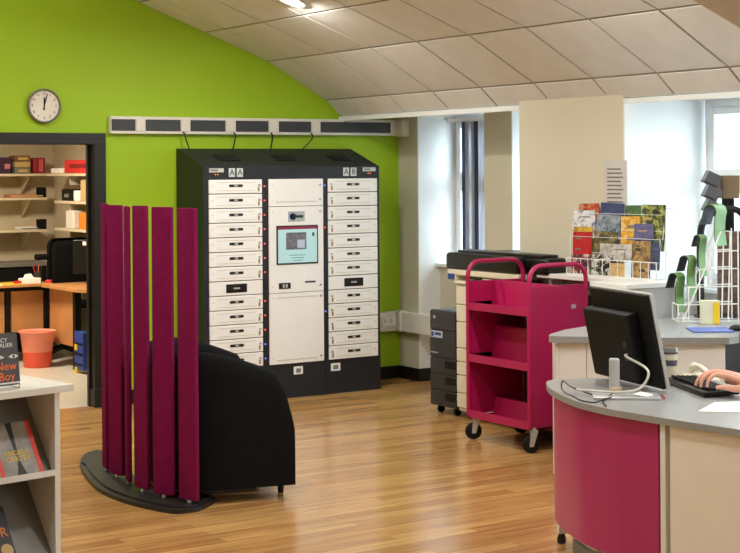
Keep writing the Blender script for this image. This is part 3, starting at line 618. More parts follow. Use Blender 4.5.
# stepped wire stand with green leaflets
def RF(R, F): return (R*math.cos(PSI)+F*math.sin(PSI), -R*math.sin(PSI)+F*math.cos(PSI))
sw = thing('step_stand', 'white wire stepped display stand on the rear counter', 'stand', (6.40, 6.42, .85), -PSI)
def srod(name, pts, r=.004): return obj(name, tube(B(), pts, r, 6), WIRE, sw, True)
# local x = to the right of the view, y = away
BX = (-.106, -.044, .020, .083)
for y in (-.05, .11):
    srod('side_rail', [(-.079, y, .004), (.146, y, .525), (.20, y, .525), (.185, y, .004)], .0045)
    for k in range(4): srod('step_rail', [(BX[k], y, .10+.103*k), (.245, y, .105+.103*k)])
    srod('side_rail', [(.245, y, .54), (.245, y, .004)])
    for k in range(4): srod('post_wire', [(BX[k], y, .10+.103*k), (BX[k], y, .004+.103*max(0, k-1))])
for k in range(4): srod('cross_wire', [(BX[k], -.05, .10+.103*k), (BX[k], .11, .10+.103*k)])
srod('cross_wire', [(.20, -.05, .525), (.20, .11, .525)]); srod('base_wire', [(-.106, -.05, .004), (.245, -.05, .004), (.245, .11, .004), (-.106, .11, .004), (-.106, -.05, .004)])
for k, (x, z, hgt, wd_, cr_, lb) in enumerate(((-.068, .05, .20, .085, .034, 'curling green leaflet on the lowest step of the wire stand'), (.0, .15, .20, .085, .036, 'curling green leaflet on the second step of the wire stand'), (.065, .26, .22, .075, .026, 'narrow green leaflet on the third step of the wire stand'), (.17, .44, .20, .12, .045, 'large green leaflet at the top of the wire stand'))):
    t = thing('green_leaflet', lb, 'leaflet', (Matrix.Translation((6.40, 6.42, .85)) @ Matrix.Rotation(-PSI, 4, 'Z')) @ Vector((x, .03, z)), -PSI-.75, 'green leaflets on the step stand')
    prf = [(-.012*math.sin(PI*i/8), hgt*i/8) for i in range(9)]+[(-cr_+cr_*math.cos(a), hgt+cr_*math.sin(a)) for a in [PI*.16*i for i in range(1, 6)]]
    prf.append((-cr_*2.1, hgt-cr_*.4)); prf.append((-cr_*2.5, hgt-cr_*1.7))
    for off, m_, nm in ((0, LEAFG, 'front_cover'), (.004, DKP, 'back_cover')):
        pts = []; inn = []
        for q, (x_, z_) in enumerate(prf):
            a_, b_ = prf[max(q-1, 0)], prf[min(q+1, len(prf)-1)]; tx_, tz_ = b_[0]-a_[0], b_[1]-a_[1]; l_ = math.hypot(tx_, tz_); nx_, nz_ = -tz_/l_, tx_/l_
            pts.append((x_+nx_*off, z_+nz_*off)); inn.append((x_+nx_*(off+.003), z_+nz_*(off+.003)))
        prism(bm := B(), pts+inn[::-1], -wd_/2, wd_/2, Matrix(((1, 0, 0, 0), (0, 0, 1, 0), (0, 1, 0, 0), (0, 0, 0, 1)))); obj(nm, bm, m_, t, True)
# black bent tube frame and boxes behind it
bt = thing('bent_tube_frame', 'black bent tube frame standing behind the wire step stand', 'frame', (*RF(2.00, 9.10), .85), -PSI)
obj('tube', tube(B(), smooth_path([(-.02, 0, 0), (-.02, 0, .30), (-.015, 0, .52), (.02, 0, .60), (.08, 0, .635), (.16, 0, .65), (.22, 0, .63), (.24, 0, .55), (.24, 0, 0)]), .022, 10), BPLAS, bt, True)
obj('foot', box(B(), -.05, .27, -.06, .06, 0, .012, .003), BPLAS, bt)
bs = thing('patterned_box', 'brown woven patterned box behind the wire step stand', 'box', (*RF(2.20, 9.22), .85), -PSI)
obj('carton', box(B(), -.07, .30, -.06, .1, 0, .51, .004), mat('woven_brown', (110, 84, 66), .8, var=.5, scale=28), bs)
obj('lid', box(B(), -.07, .035, -.06, .1, .71, .85, .003), mat('plain_brown', (122, 102, 74), .7), bs); obj('post', box(B(), -.05, .02, .02, .06, .51, .71), BMATT, bs)
for k in range(3):
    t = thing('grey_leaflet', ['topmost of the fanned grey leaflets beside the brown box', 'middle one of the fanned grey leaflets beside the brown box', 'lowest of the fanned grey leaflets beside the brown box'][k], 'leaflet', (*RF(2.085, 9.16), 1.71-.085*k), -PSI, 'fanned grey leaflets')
    obj('sheet', box(B(), -.05, .035, -.05, .05, -.066, .0, .001, 1, Matrix.Rotation(.45, 4, 'Y')), mat('leaflet_slate', (84, 86, 92), .4), t); obj('sheet_dark_side', box(B(), -.05, .035, -.05, .05, -.075, -.067, .001, 1, Matrix.Rotation(.45, 4, 'Y')), DKP, t)  # second box is a thin dark layer under each sheet
# yellow box, blue mat, mouse
yb = thing('yellow_card_box', 'white and yellow leaflet holder on the rear counter', 'box', (*RF(1.95, 8.72), .85), -PSI)
obj('holder', box(B(), -.052, .052, -.03, .03, 0, .135, .003), mat('holder_white', (224, 224, 196), .4), yb); obj('yellow_band', box(B(), .012, .05, -.032, -.029, .004, .125), YEL, yb)
tag(obj('mouse_mat', box(B(), -.125, .10, -.11, .11, 0, .008, .002), mat('mat_blue', (96, 112, 176), .7), loc=(*RF(1.88, 8.35), .85), rz=-PSI), 'blue mouse mat on the rear counter', 'mouse mat')
bm = B(); lathe(bm, [(.034, 0), (.036, .010), (.030, .024), (.015, .032)], 16); bmesh.ops.scale(bm, vec=(1.5, .9, 1), verts=bm.verts); ms = thing('computer_mouse', 'black computer mouse beside the blue mat', 'mouse', (*RF(2.02, 8.34), .85), -PSI)
obj('shell', bm, BPLAS, ms, True); obj('wheel', cyl(B(), (-.03, -.004, .029), (-.03, .004, .029), .006, 10), SILV, ms)
# ------------------------------------------------------------------ front reception desk
fd = thing('reception_desk', 'curved reception desk with grey top and magenta front panel', 'desk', (4.7, 4.6, 0))
front = smooth_path([(4.46, 3.45, 0), (4.40, 3.8, 0), (4.350, 4.14, 0), (4.312, 4.415, 0), (4.290, 4.67, 0), (4.281, 4.812, 0), (4.305, 5.01, 0), (4.345, 5.14, 0), (4.408, 5.287, 0), (4.475, 5.42, 0), (4.55, 5.53, 0), (4.60, 5.588, 0), (4.655, 5.615, 0)], 4)
top = [(p.x, p.y) for p in front]+[(4.74, 5.60), (4.83, 5.56), (5.235, 5.285), (5.26, 5.22), (5.22, 5.0), (5.18, 4.4), (5.18, 3.45)]
obj('worktop', prism(B(), [(x-4.7, y-4.6) for x, y in top], .712, .74), GTOP, fd)
def ribbon(bm, pts, th, z0, z1, inset=.018):
    n = len(pts); o_, i_ = [], []
    for k, p in enumerate(pts):
        a, b = pts[max(k-1, 0)], pts[min(k+1, n-1)]; tx, ty = b[0]-a[0], b[1]-a[1]; l = math.hypot(tx, ty); nx, ny = ty/l, -tx/l
        o_.append((p[0]+nx*inset-4.7, p[1]+ny*inset-4.6)); i_.append((p[0]+nx*(inset+th)-4.7, p[1]+ny*(inset+th)-4.6))
    return prism(bm, o_+i_[::-1], z0, z1)
fp = [(p.x, p.y) for p in front]
kk = [i for i, p in enumerate(fp) if 4.525 <= p[1] <= 5.50]
obj('curved_panel', ribbon(B(), [fp[i] for i in kk], .018, .12, .712, .03), MAGL, fd, True)
k2 = [p for p in fp if p[1] <= 4.50]
obj('cream_panel', ribbon(B(), k2, .018, .075, .712, .024), PANC, fd, True)
obj('edge_strip', ribbon(B(), [(4.306, 4.50), (4.303, 4.525)], .03, .075, .712, .012), PANW, fd)
obj('end_panel', box(B(), 0, .60, -.016, 0, .045, .712, .002, 1, Matrix.Translation((4.566-4.7, 5.475-4.6, 0)) @ Matrix.Rotation(-.30, 4, 'Z')), PANC, fd)
obj('plinth', ribbon(B(), [p for p in fp if p[1] < 5.3], .02, 0, .075, .07), mat('plinth_grey', (110, 110, 100), .5), fd, True)
obj('leg_foot', lathe(B(), [(.02, 0), (.022, .02), (.014, .045)], 14, (4.585-4.7, 5.47-4.6, 0)), BPLAS, fd, True)
obj('side_support', box(B(), 5.0-4.7, 5.018-4.7, 3.5-4.6, 4.2-4.6, 0, .712), PANC, fd)

# monitor (local x = width towards far end, y = away from screen i.e. towards -a, z up)
wx = Vector((.124, .539, 0)).normalized(); nx = Vector((wx.y, -wx.x, 0))      # nx = screen side (+a)
mo = thing('computer_monitor', 'black flat computer monitor seen from behind on the front desk', 'monitor', (4.60, 5.07, .74))
base = Vector((4.60, 5.07, .74))
BR, TR = Vector((4.795, 4.972, .762)), Vector((4.712, 4.993, 1.186))
upv = (TR-BR); H_ = upv.length; upv.normalize(); upv = (upv-wx*upv.dot(wx)).normalized(); Mm = frame(BR-base, wx, upv)   # z = wx x upv
zs_ = Vector((Mm[0][2], Mm[1][2], Mm[2][2])); sg = 1 if zs_.dot(nx) > 0 else -1
Wm = .538
def mbox(x0, x1, y0_, y1_, d0, d1, bev=0, seg=2):
    a, b = sorted((sg*d0, sg*d1)); return box(B(), x0, x1, y0_, y1_, a, b, bev, seg, Mm)
obj('back_shell', mbox(.004, Wm, 0, H_, -.028, -.008, .006), BMATT, mo)
obj('bezel', mbox(0, Wm+.004, -.004, H_+.004, -.010, .010, .004), SILV, mo)
obj('screen', mbox(.018, Wm-.016, .018, H_-.018, .009, .0115), BPLAS, mo)
bk = obj('rear_housing', mbox(.11, .535, .02, H_-.085, -.085, -.026, .012), BMATT, mo)
for k in range(2): obj('port', mbox(.15, .185, .13+.06*k, .16+.06*k, -.09, -.083), DGREY, bk)
obj('stand_neck', box(B(), -.022, .022, -.018, .018, .012, .165, .008, 3, Matrix.Translation((-.04, .0, 0)) @ Matrix.Rotation(-PSI, 4, 'Z')), SILV, mo, True)
obj('stand_base', box(B(), -.14, .15, -.085, .085, .0, .012, .004, 2, Matrix.Translation((-.045, -.07, 0)) @ Matrix.Rotation(-PSI-.10, 4, 'Z')), SILV, mo, True)
def wtube(name, label, cat, pts, r, m): return tag(obj(name, tube(B(), smooth_path(pts), r, 8), m, smooth=True), label, cat)
Pk = Mm @ Vector((.16, .16, -sg*.09 if sg > 0 else .09)); Pk = Pk+base
wtube('video_cable', 'pale grey cable looping from the monitor back to the desk', 'cable', [Pk, Pk+Vector((-.03, -.03, -.005)), Vector((4.63, 4.93, .86)), Vector((4.59, 4.93, .79)), Vector((4.52, 4.98, .768)), Vector((4.46, 5.09, .765)), Vector((4.43, 5.17, .764)), Vector((4.47, 5.24, .76))], .0055, mat('cable_grey', (200, 198, 190), .5))
wtube('black_cable', 'thin black cable curled over the grey desk edge', 'cable', [(4.47, 5.12, .745), (4.42, 5.20, .775), (4.44, 5.28, .79), (4.42, 5.26, .752), (4.37, 5.12, .744), (4.325, 5.02, .744), (4.33, 4.95, .744), (4.36, 4.95, .746), (4.47, 4.98, .752)], .003, BPLAS)
wtube('black_lead', 'second black lead lying along the desk front edge', 'cable', [(4.50, 5.02, .756), (4.42, 4.98, .744), (4.36, 4.92, .744), (4.32, 4.86, .744), (4.305, 4.84, .744)], .003, BPLAS)
tag(obj('paper_scrap', box(B(), -.04, .04, -.03, .03, 0, .004, M=Matrix.Rotation(.12, 4, 'X')), PAPER, loc=(4.60, 4.93, .756), rz=.4), 'small white paper scrap on the monitor stand base', 'paper')
tag(obj('desk_phone_jack', box(B(), -.03, .03, -.015, .015, 0, .025, .005), mat('jack_cream', (200, 180, 140), .5), loc=(4.56, 5.06, .753), rz=.3), 'cream cable adaptor at the foot of the monitor', 'adaptor')
tag(obj('red_pen', tube(B(), [(-.06, 0, 0), (.05, 0, 0), (.06, 0, 0)], [.004, .004, .001], 8), RED, loc=(4.69, 4.90, .745), rz=.9, smooth=True), 'red pen lying on the desk under the monitor', 'pen')
# keyboard
kd = Vector((.39, .92, 0)).normalized()
kb = thing('keyboard', 'black computer keyboard under the typing hand', 'keyboard', (5.00, 4.985, .745), math.atan2(kd.y, kd.x))
obj('case', box(B(), -.25, .25, -.085, .085, 0, .022, .006, 2, Matrix.Rotation(-.05, 4, 'X')), BPLAS, kb, True)
km = mesh('key', box(B(), -.0078, .0078, -.0078, .0078, .020, .031, .002, 1), BMATT)
for r in range(5):
    for c in range(18):
        o = bpy.data.objects.new('key', km); col.objects.link(o); o.parent = kb; o.location = (-.21+c*.0247, -.05+r*.024, -.0025+.001*r)
# cup, phone, paper
cu = thing('coffee_cup', 'white paper coffee cup with dark band and grey lid', 'cup', (5.10, 5.28, .74))
obj('cup', lathe(B(), [(.028, 0), (.037, .13), (.036, .13)], 28), mat('cup_white', (232, 222, 200), .5), cu, True)
obj('sleeve', lathe(B(), [(.0335, .07), (.0355, .098), (.034, .098), (.0325, .07)], 28), mat('cup_band', (90, 92, 108), .6), cu, True)
obj('lid', lathe(B(), [(.039, .128), (.040, .136), (.036, .140), (.034, .152), (.032, .154)], 28), mat('cup_lid', (86, 86, 84), .4), cu, True)
hs = thing('telephone_handset', 'cream telephone handset lying behind the keyboard', 'telephone', (5.165, 5.15, .74), 1.15)
obj('base', box(B(), -.115, .115, -.06, .05, 0, .03, .012, 3), mat('phone_cream', (226, 220, 198), .4), hs, True)
obj('handset', tube(B(), smooth_path([(.105, 0, .042), (.085, 0, .06), (0, 0, .072), (-.085, 0, .06), (-.105, 0, .042)]), [.018]*5+[.02]*4+[.013]*7+[.013]*4+[.02]*5, 12), mat('phone_cream', (226, 220, 198), .4), hs, True)
sh = thing('paper_sheet', 'white sheet of paper lying on the front desk', 'paper', (4.72, 4.52, .7405))
obj('sheet', prism(B(), [(-.185, .012), (.045, .145), (.20, .09), (-.06, -.11)], 0, .0015), PAPER, sh)
# hand typing
def cap(bm, pts, rs): return tube(bm, smooth_path(pts, 4), [rs[min(int(i/4), len(rs)-2)]*(1-(i % 4)/4)+rs[min(int(i/4)+1, len(rs)-1)]*((i % 4)/4) for i in range((len(pts)-1)*4+1)], 12)
hb = B()
def hp(R, F, z): a, b = RF(R, F); return (a, b, z)
def px3(x, y, F): return hp((x-370)/FPX*F, F, EYE-(y-HZ)/FPX*F)
def ball(bm, c, r, sc3=(1, 1, 1), seg=16):
    q = bmesh.ops.create_uvsphere(bm, u_segments=seg, v_segments=seg//2+2, radius=1)
    A = Matrix.Rotation(-PSI, 3, 'Z')
    for v in q['verts']: v.co = A @ Vector((v.co.x*r*sc3[0], v.co.y*r*sc3[1], v.co.z*r*sc3[2])) + Vector(c)
    return bm
wr = px3(741, 385, 6.62)
ELB, SHO = hp(1.885, 6.70, .862), hp(2.08, 6.775, 1.13)          # right elbow and shoulder
cap(hb, [SHO, ELB], [.050, .042]); cap(hb, [ELB, px3(772, 386, 6.66), wr], [.042, .037, .026])
# seated body: torso, neck, head, left arm resting in the lap
cap(hb, [hp(2.17, 6.58, .50), hp(2.19, 6.58, .70), hp(2.19, 6.58, .92), hp(2.16, 6.58, 1.10)], [.13, .12, .125, .11])
cap(hb, [SHO, hp(2.14, 6.58, 1.17), hp(2.10, 6.385, 1.13)], [.055, .075, .055])
cap(hb, [hp(2.15, 6.58, 1.12), hp(2.12, 6.58, 1.24), hp(2.10, 6.58, 1.32)], [.065, .052, .055])
ball(hb, hp(2.075, 6.58, 1.385), 1, (.098, .076, .118)); ball(hb, hp(2.035, 6.58, 1.335), 1, (.058, .054, .062))
ball(hb, hp(1.972, 6.58, 1.378), 1, (.020, .012, .022)); ball(hb, hp(1.985, 6.58, 1.338), 1, (.010, .020, .007))
for s_ in (-1, 1): ball(hb, hp(2.09, 6.58+.078*s_, 1.378), 1, (.018, .010, .030)); ball(hb, hp(1.992, 6.58+.032*s_, 1.418), 1, (.016, .020, .007))
cap(hb, [hp(2.10, 6.385, 1.13), hp(2.19, 6.345, .88), hp(2.10, 6.40, .75), hp(2.04, 6.44, .675)], [.050, .042, .034, .026])
for k in range(4): cap(hb, [hp(2.04, 6.45, .672), hp(1.99, 6.425+.018*k, .652), hp(1.945, 6.425+.020*k, .628)], [.024, .012, .008])
cap(hb, [hp(2.05, 6.45, .672), hp(2.02, 6.52, .650), hp(1.985, 6.535, .635)], [.022, .012, .009])
fing = [  # wrist, knuckle, middle joint, end joint, tip   (index, middle, ring, little, thumb)
    ([px3(742, 386, 6.60), px3(723, 378.5, 6.57), px3(713, 377.5, 6.55), px3(707, 383, 6.54), px3(705.5, 389.5, 6.54)], [.020, .0132, .0100, .0082, .0058]),
    ([px3(742, 384, 6.62), px3(721, 376, 6.61), px3(709, 375.5, 6.595), px3(701, 382, 6.585), px3(699, 389.5, 6.585)], [.022, .0134, .0104, .0084, .0060]),
    ([px3(742, 382, 6.64), px3(719.5, 374.8, 6.65), px3(706, 375.2, 6.64), px3(697, 381.5, 6.63), px3(694, 388, 6.63)], [.022, .0130, .0100, .0080, .0058]),
    ([px3(742, 381, 6.66), px3(720, 374, 6.69), px3(709, 374.5, 6.69), px3(700, 378.5, 6.68), px3(696, 382.5, 6.68)], [.020, .0116, .0088, .0072, .0052]),
    ([px3(746, 390, 6.58), px3(733, 391.5, 6.54), px3(723, 389.5, 6.52), px3(714.5, 390, 6.515)], [.022, .0155, .0108, .0072])]
cap(hb, [px3(742, 384, 6.63), px3(731, 381, 6.62), px3(724, 379.5, 6.62)], [.026, .0245, .018])
for p_, r_ in fing: cap(hb, p_, r_)
hand = obj('person', hb, SKIN, None, True)
md = hand.modifiers.new('rm', 'REMESH'); md.mode = 'VOXEL'; md.voxel_size = .0024
m2 = hand.modifiers.new('sm', 'SMOOTH'); m2.iterations = 3; m2.factor = .5
dg = bpy.context.evaluated_depsgraph_get(); dg.update()
me = bpy.data.meshes.new_from_object(hand.evaluated_get(dg)); hand.modifiers.clear(); hand.data = me; me.polygons.foreach_set('use_smooth', [True]*len(me.polygons))
tag(hand, 'person in a dark shirt typing with a bare hand on the keyboard', 'person')
def soft(name, bm, m, vox=.008, it=4):
    o = obj(name, bm, m, hand, True); q = o.modifiers.new('r', 'REMESH'); q.mode = 'VOXEL'; q.voxel_size = vox; q = o.modifiers.new('s', 'SMOOTH'); q.iterations = it
    dg = bpy.context.evaluated_depsgraph_get(); dg.update(); me = bpy.data.meshes.new_from_object(o.evaluated_get(dg)); o.modifiers.clear(); o.data = me
    me.polygons.foreach_set('use_smooth', [True]*len(me.polygons)); return o
bm = B(); cap(bm, [hp(2.17, 6.58, .46), hp(2.19, 6.58, .70), hp(2.19, 6.58, .92), hp(2.16, 6.58, 1.10)], [.15, .145, .155, .14]); cap(bm, [SHO, hp(2.14, 6.58, 1.165), hp(2.10, 6.385, 1.13)], [.066, .088, .066])
cap(bm, [SHO, ELB], [.062, .055]); cap(bm, [ELB, px3(778, 386, 6.675)], [.054, .044]); cap(bm, [hp(2.10, 6.385, 1.13), hp(2.19, 6.345, .88), hp(2.10, 6.40, .75)], [.062, .054, .042])
for c_, r_ in ((SHO, .070), (hp(2.10, 6.385, 1.13), .070), (ELB, .0555), (hp(2.19, 6.345, .88), .055), (hp(2.15, 6.69, 1.08), .095), (hp(2.15, 6.47, 1.08), .095), (hp(2.15, 6.58, 1.12), .105)): ball(bm, c_, r_)
soft('shirt', bm, mat('dark_shirt', (44, 46, 60), .9))
bm = B(); cap(bm, [hp(2.22, 6.58, .52), hp(2.12, 6.58, .53)], [.15, .14])
for F_ in (6.48, 6.68): cap(bm, [hp(2.15, F_, .53), hp(1.76, F_, .53), hp(1.74, F_, .50), hp(1.78, F_, .12)], [.092, .072, .066, .048])
soft('trousers', bm, mat('black_trousers', (26, 26, 30), .9))
for F_ in (6.48, 6.68): bm = B(); cap(bm, [hp(1.82, F_, .045), hp(1.72, F_, .045), hp(1.64, F_, .035)], [.042, .044, .032]); ball(bm, hp(1.79, F_, .07), .045); soft('shoe', bm, BPLAS, .006)
bm = B(); ball(bm, hp(2.092, 6.58, 1.412), 1, (.104, .086, .108)); ball(bm, hp(2.14, 6.58, 1.33), 1, (.06, .08, .10)); soft('hair', bm, mat('brown_hair', (70, 48, 34), .7, var=.3, scale=60), .006, 2)
for s_ in (-1, 1): obj('eye', ball(B(), hp(1.986, 6.58+.031*s_, 1.400), .011, seg=12), mat('eye_white', (230, 226, 220), .3), hand, True)
sc_ = thing('desk_chair', 'black swivel chair of the person typing at the front desk', 'chair', (*RF(2.18, 6.58), 0), -PSI)
obj('seat', box(B(), -.24, .22, -.23, .23, .34, .41, .03, 3), BFAB, sc_, True); obj('backrest', box(B(), .19, .25, -.21, .21, .55, 1.0, .03, 3), BFAB, sc_, True)
obj('back_arm', tube(B(), [(.0, 0, .34), (.22, 0, .33), (.255, 0, .45), (.25, 0, .7)], .018), BPLAS, sc_, True); obj('column', cyl(B(), (0, 0, .07), (0, 0, .34), .028), BPLAS, sc_, True)
for k in range(5):
    an = .3+k*2*PI/5; o = obj('foot', tube(B(), [(0, 0, .09), (.27*math.cos(an), .27*math.sin(an), .065)], [.026, .016]), BPLAS, sc_, True)
    obj('castor', ball(B(), (.27*math.cos(an), .27*math.sin(an), .028), .028, seg=10), BMATT, o, True)
NAIL = mat('nail', (232, 180, 160), .3)
for p_, r_ in fing[:4]:
    t_, d_ = Vector(p_[-1]), Vector(p_[-2]); c = t_*.75+d_*.25
    obj('fingernail', lathe(B(), [(.0048, 0), (.0042, .0012)], 10, M=Matrix.Translation(c+Vector((-.3, -.4, .85)).normalized()*(r_[-1]*1.05))), NAIL, hand)

# ------------------------------------------------------------------ display bookcase at left
ang = .19
bc = thing('display_bookcase', 'white display bookcase with sloping grey shelves in the left foreground', 'bookcase', (2.022, 5.068, 0), ang)
# local x to the left is negative, y away from camera
Hc = 1.0; wL = -1.25; dp = .36
obj('top', box(B(), wL-.02, 0, 0, dp+.02, Hc-.025, Hc, .002), SHELFW, bc)
obj('side_panel', box(B(), -.072, -.050, .012, dp, 0, Hc-.025, .001), SHELFW, bc)
obj('side_panel', box(B(), wL, wL+.022, .012, dp, 0, Hc-.025, .001), SHELFW, bc)
obj('back_panel', box(B(), wL+.022, -.072, dp-.012, dp, 0, Hc-.025), SHELFG, bc)
Mt = Matrix(((0, 0, 1, 0), (1, 0, 0, 0), (0, 1, 0, 0), (0, 0, 0, 1)))
for z in (.70, .405, .11):
    s_ = obj('sloping_shelf', prism(B(), [(.035, z), (.045, z-.008), (.215, z+.235), (.205, z+.243)], wL+.022, -.0725, Mt), SHELFG, bc)
    obj('shelf_lip', prism(B(), [(.008, z-.014), (.05, z-.014), (.05, z+.0), (.018, z+.0), (.008, z+.008)], wL+.022, -.0725, Mt), SHELFW, s_)
obj('shelf_divider', box(B(), wL+.022, -.072, .20, dp-.012, .40+.22, .40+.235), SHELFW, bc)
Mc = Matrix.Translation((2.022, 5.068, 0)) @ Matrix.Rotation(ang, 4, 'Z')
def on_case(x, y, z, tilt, yaw=0): return Mc @ Matrix.Translation((x, y, z)) @ Matrix.Rotation(yaw, 4, 'Z') @ Matrix.Rotation(-tilt, 4, 'X')
def book(name, label, x, y, z, tilt, w, h, th, cover, spine, yaw=0):
    t = thing(name, label, 'book'); t.matrix_world = on_case(x, y, z, tilt, yaw)
    obj('pages', box(B(), -w/2+.003, w/2-.003, .003, th-.003, .003, h-.003), PAPER, t)
    obj('cover', box(B(), -w/2, w/2, 0, .003, 0, h), cover, t); obj('back_cover', box(B(), -w/2, w/2, th-.003, th, 0, h), cover, t)
    return t
XZ = lambda x, z: frame((x, -.0005, z), (1, 0, 0), (0, 0, 1))
b1 = book('paperback', 'dark paperback with white and orange lettering standing on the bookcase top', -.2435, .060, 1.012, .14, .13, .182, .022, mat('cover_charcoal', (64, 62, 60), .4), PAPER, .0)
text('author_lettering', 'TRACY\nCHEVALIER', .0205, XZ(-.006, .147), PAPER, b1); text('title_lettering', 'New\nBoy', .042, XZ(.014, .048), mat('title_orange', (250, 118, 36), .5), b1, sx=1.0)
for s in (-1, 1):
    bm = B(); prism(bm, [(-.020, 0), (-.008, .007), (.006, .007), (.020, 0), (.006, -.005), (-.008, -.005)], 0, .0006, frame((.018+s*.028, -.0004, .098), (1, 0, 0), (0, 0, 1))); e = obj('cover_eye', bm, PAPER, b1)
    obj('cover_pupil', lathe(B(), [(.005, 0), (.005, .0008)], 12, M=Matrix.Translation((.018+s*.028, -.0008, .099)) @ Rm), DKP, e)
es = thing('book_easel', 'white wire easel holding the dark paperback on the bookcase', 'easel'); es.matrix_world = on_case(-.2435, .055, 1.0, 0)
obj('wire', tube(B(), [(-.055, .12, .003), (-.055, -.005, .003), (-.055, -.008, .022), (.055, -.008, .022), (.055, -.005, .003), (.055, .12, .003)], .0028, 8), WIRE, es, True)
obj('wire', tube(B(), [(-.05, .10, .003), (-.03, .075, .15), (.03, .075, .15), (.05, .10, .003)], .0028, 8), WIRE, es, True)
rb = book('red_paperback', 'red and white book standing behind the dark paperback on the bookcase', -.335, .22, 1.0, .12, .14, .21, .02, RED, PAPER); obj('white_band', box(B(), -.065, .065, -.0008, .0002, .165, .195), PAPER, rb)
b2 = book('novel', 'grey paperback with red edges and yellow lettering on the upper sloping shelf', -.198, .012, .702, .56, .165, .20, .016, mat('cover_grey', (150, 146, 140), .45, var=.3, scale=14), PAPER)
text('author_lettering', 'ANGELA\nCARTER', .026, XZ(0, .075), YEL, b2)
for s in (-1, 1): obj('red_edge', box(B(), s*.075-.008, s*.075+.008, -.0008, .0002, 0, .20), mat('edge_red', (226, 62, 48), .45), b2)
bm = B(); prism(bm, [(-.02, .0), (.02, .0), (.003, .06), (.012, .20), (-.012, .20), (-.003, .06)], 0, .0005, frame((0, -.0003, 0), (1, 0, 0), (0, 0, 1))); obj('cover_figure', bm, DKP, b2)
b3 = book('black_paperback', 'black book with orange lettering on the lower sloping shelf', -.292, .012, .407, .56, .15, .21, .02, DKP, PAPER)
text('title_lettering', 'R\nOR', .05, XZ(.03, .135), ORANGE, b3); obj('cover_flower', lathe(B(), [(.024, 0), (.016, .0015)], 10, M=Matrix.Translation((.045, -.0005, .05)) @ Rm), TAN, b3)

# ------------------------------------------------------------------ room behind the doorway
SB, SR = 14.6, 5.62
struct('floor_store', box(B(), 1.5, SR+.1, GW+.06, SB+.1, -.1, 0), mat('grey_vinyl', (206, 198, 184), .35, var=.04))
struct('wall_store_back', box(B(), 1.5, SR+.1, SB, SB+.1, 0, 2.6), mat('store_paint', (196, 182, 156), .8))
struct('wall_store_right', box(B(), SR, SR+.1, GW+.14, SB, 0, 2.6), mat('store_paint', (196, 182, 156), .8))
struct('wall_store_left', box(B(), 1.4, 1.5, GW+.14, SB, 0, 2.6), mat('store_paint', (196, 182, 156), .8))
struct('ceiling_store', box(B(), 1.4, SR+.1, GW+.14, SB+.1, 2.45, 2.55), mat('store_ceiling', (230, 226, 216), .8))
lt = thing('store_ceiling_light', 'ceiling light panel in the room behind the doorway', 'ceiling light', (4.1, 12.6, 2.45))
obj('housing', box(B(), -.3, .3, -.3, .3, -.05, 0, .004), WHITEP, lt); obj('diffuser', box(B(), -.27, .27, -.27, .27, -.056, -.05), BULB, lt)
ld = bpy.data.lights.new('store_lamp', 'AREA'); ld.size = .5; ld.energy = 62; ld.color = (1, .86, .68); lo = bpy.data.objects.new('lamp_light', ld); col.objects.link(lo); lo.parent = lt; lo.location = (0, 0, -.07)
SHB = mat('store_shelf', (214, 200, 172), .5)
for z, w_ in ((1.735, 'top'), (1.50, 'middle'), (1.185, 'lowest')):
    t = thing('wall_shelf', '%s cream shelf on the back wall of the store room' % w_, 'shelf', (5.44, SB, z), group='store room shelves')
    obj('board', box(B(), -1.9, 0, -.30, -.0005, -.025, 0, .002), SHB, t)
    for x in (-.16, -.75, -1.4): obj('bracket', prism(B(), [(-.26, -.025), (-.001, -.025), (-.001, -.20), (-.02, -.20)], x-.006, x+.006, Mt), SHB, t)
    if w_ != 'top': obj('end_stop', box(B(), -.10, -.002, -.28, -.26, 0, .10), BMATT, t)
for z, w_ in ((1.735, 'top'), (1.475, 'middle'), (1.215, 'lowest')):
    t = thing('side_shelf', '%s cream shelf on the side wall of the store room' % w_, 'shelf', (SR, 12.2, z), group='store room side shelves')
    obj('board', box(B(), -.28, -.0005, 0, 1.65 if w_ != 'top' else 1.85, -.025, 0, .002), SHB, t)
    for y in (.3, 1.4): obj('bracket', box(B(), -.22, -.0005, y, y+.012, -.11, -.025), SHB, t)
# items on back shelves
def sitem(name, label, cat, x0, x1, z, h, d, m, y=SB-.28, parts=()):
    t = thing(name, label, cat, ((x0+x1)/2, y, z)); w = x1-x0
    obj('body', box(B(), -w/2, w/2, 0, d, 0, h, .008, 2), m, t)
    for i, (nm, a, b, c, e, mm) in enumerate(parts): obj(nm, box(B(), -w/2+w*a, -w/2+w*b, -.004, .001, h*c, h*e), mm, t)
    return t
sitem('storage_bag', 'dark purple bag on the top store room shelf', 'bag', 4.93, 5.085, 1.735, .16, .2, mat('bag_purple', (60, 36, 62), .8), parts=(('label', .55, .9, .3, .6, mat('pink_tag', (200, 120, 130), .6)),))
for k, (m, lb) in enumerate(((GREYP, 'lowest'), (CARD, 'middle'), (mat('box_brown', (120, 86, 54), .7), 'topmost'))):
    sitem('game_box', '%s box in the stack on the top store room shelf' % lb, 'box', 5.12, 5.28, 1.735+.06*k, .058, .18, m, parts=(('label', .2, .8, .25, .7, TAN),))
sitem('red_tin', 'dark red tin on the top store room shelf', 'tin', 5.31, 5.43, 1.735, .155, .12, mat('tin_red', (140, 32, 44), .4), parts=(('label', .45, .8, .1, .9, mat('tin_pink', (190, 90, 90), .5)),))
sitem('folder', 'salmon pink folder lying on the middle store room shelf', 'folder', 5.07, 5.41, 1.50, .03, .2, mat('folder_salmon', (196, 120, 92), .6), parts=(('edge', .02, .98, .3, .7, TAN),))
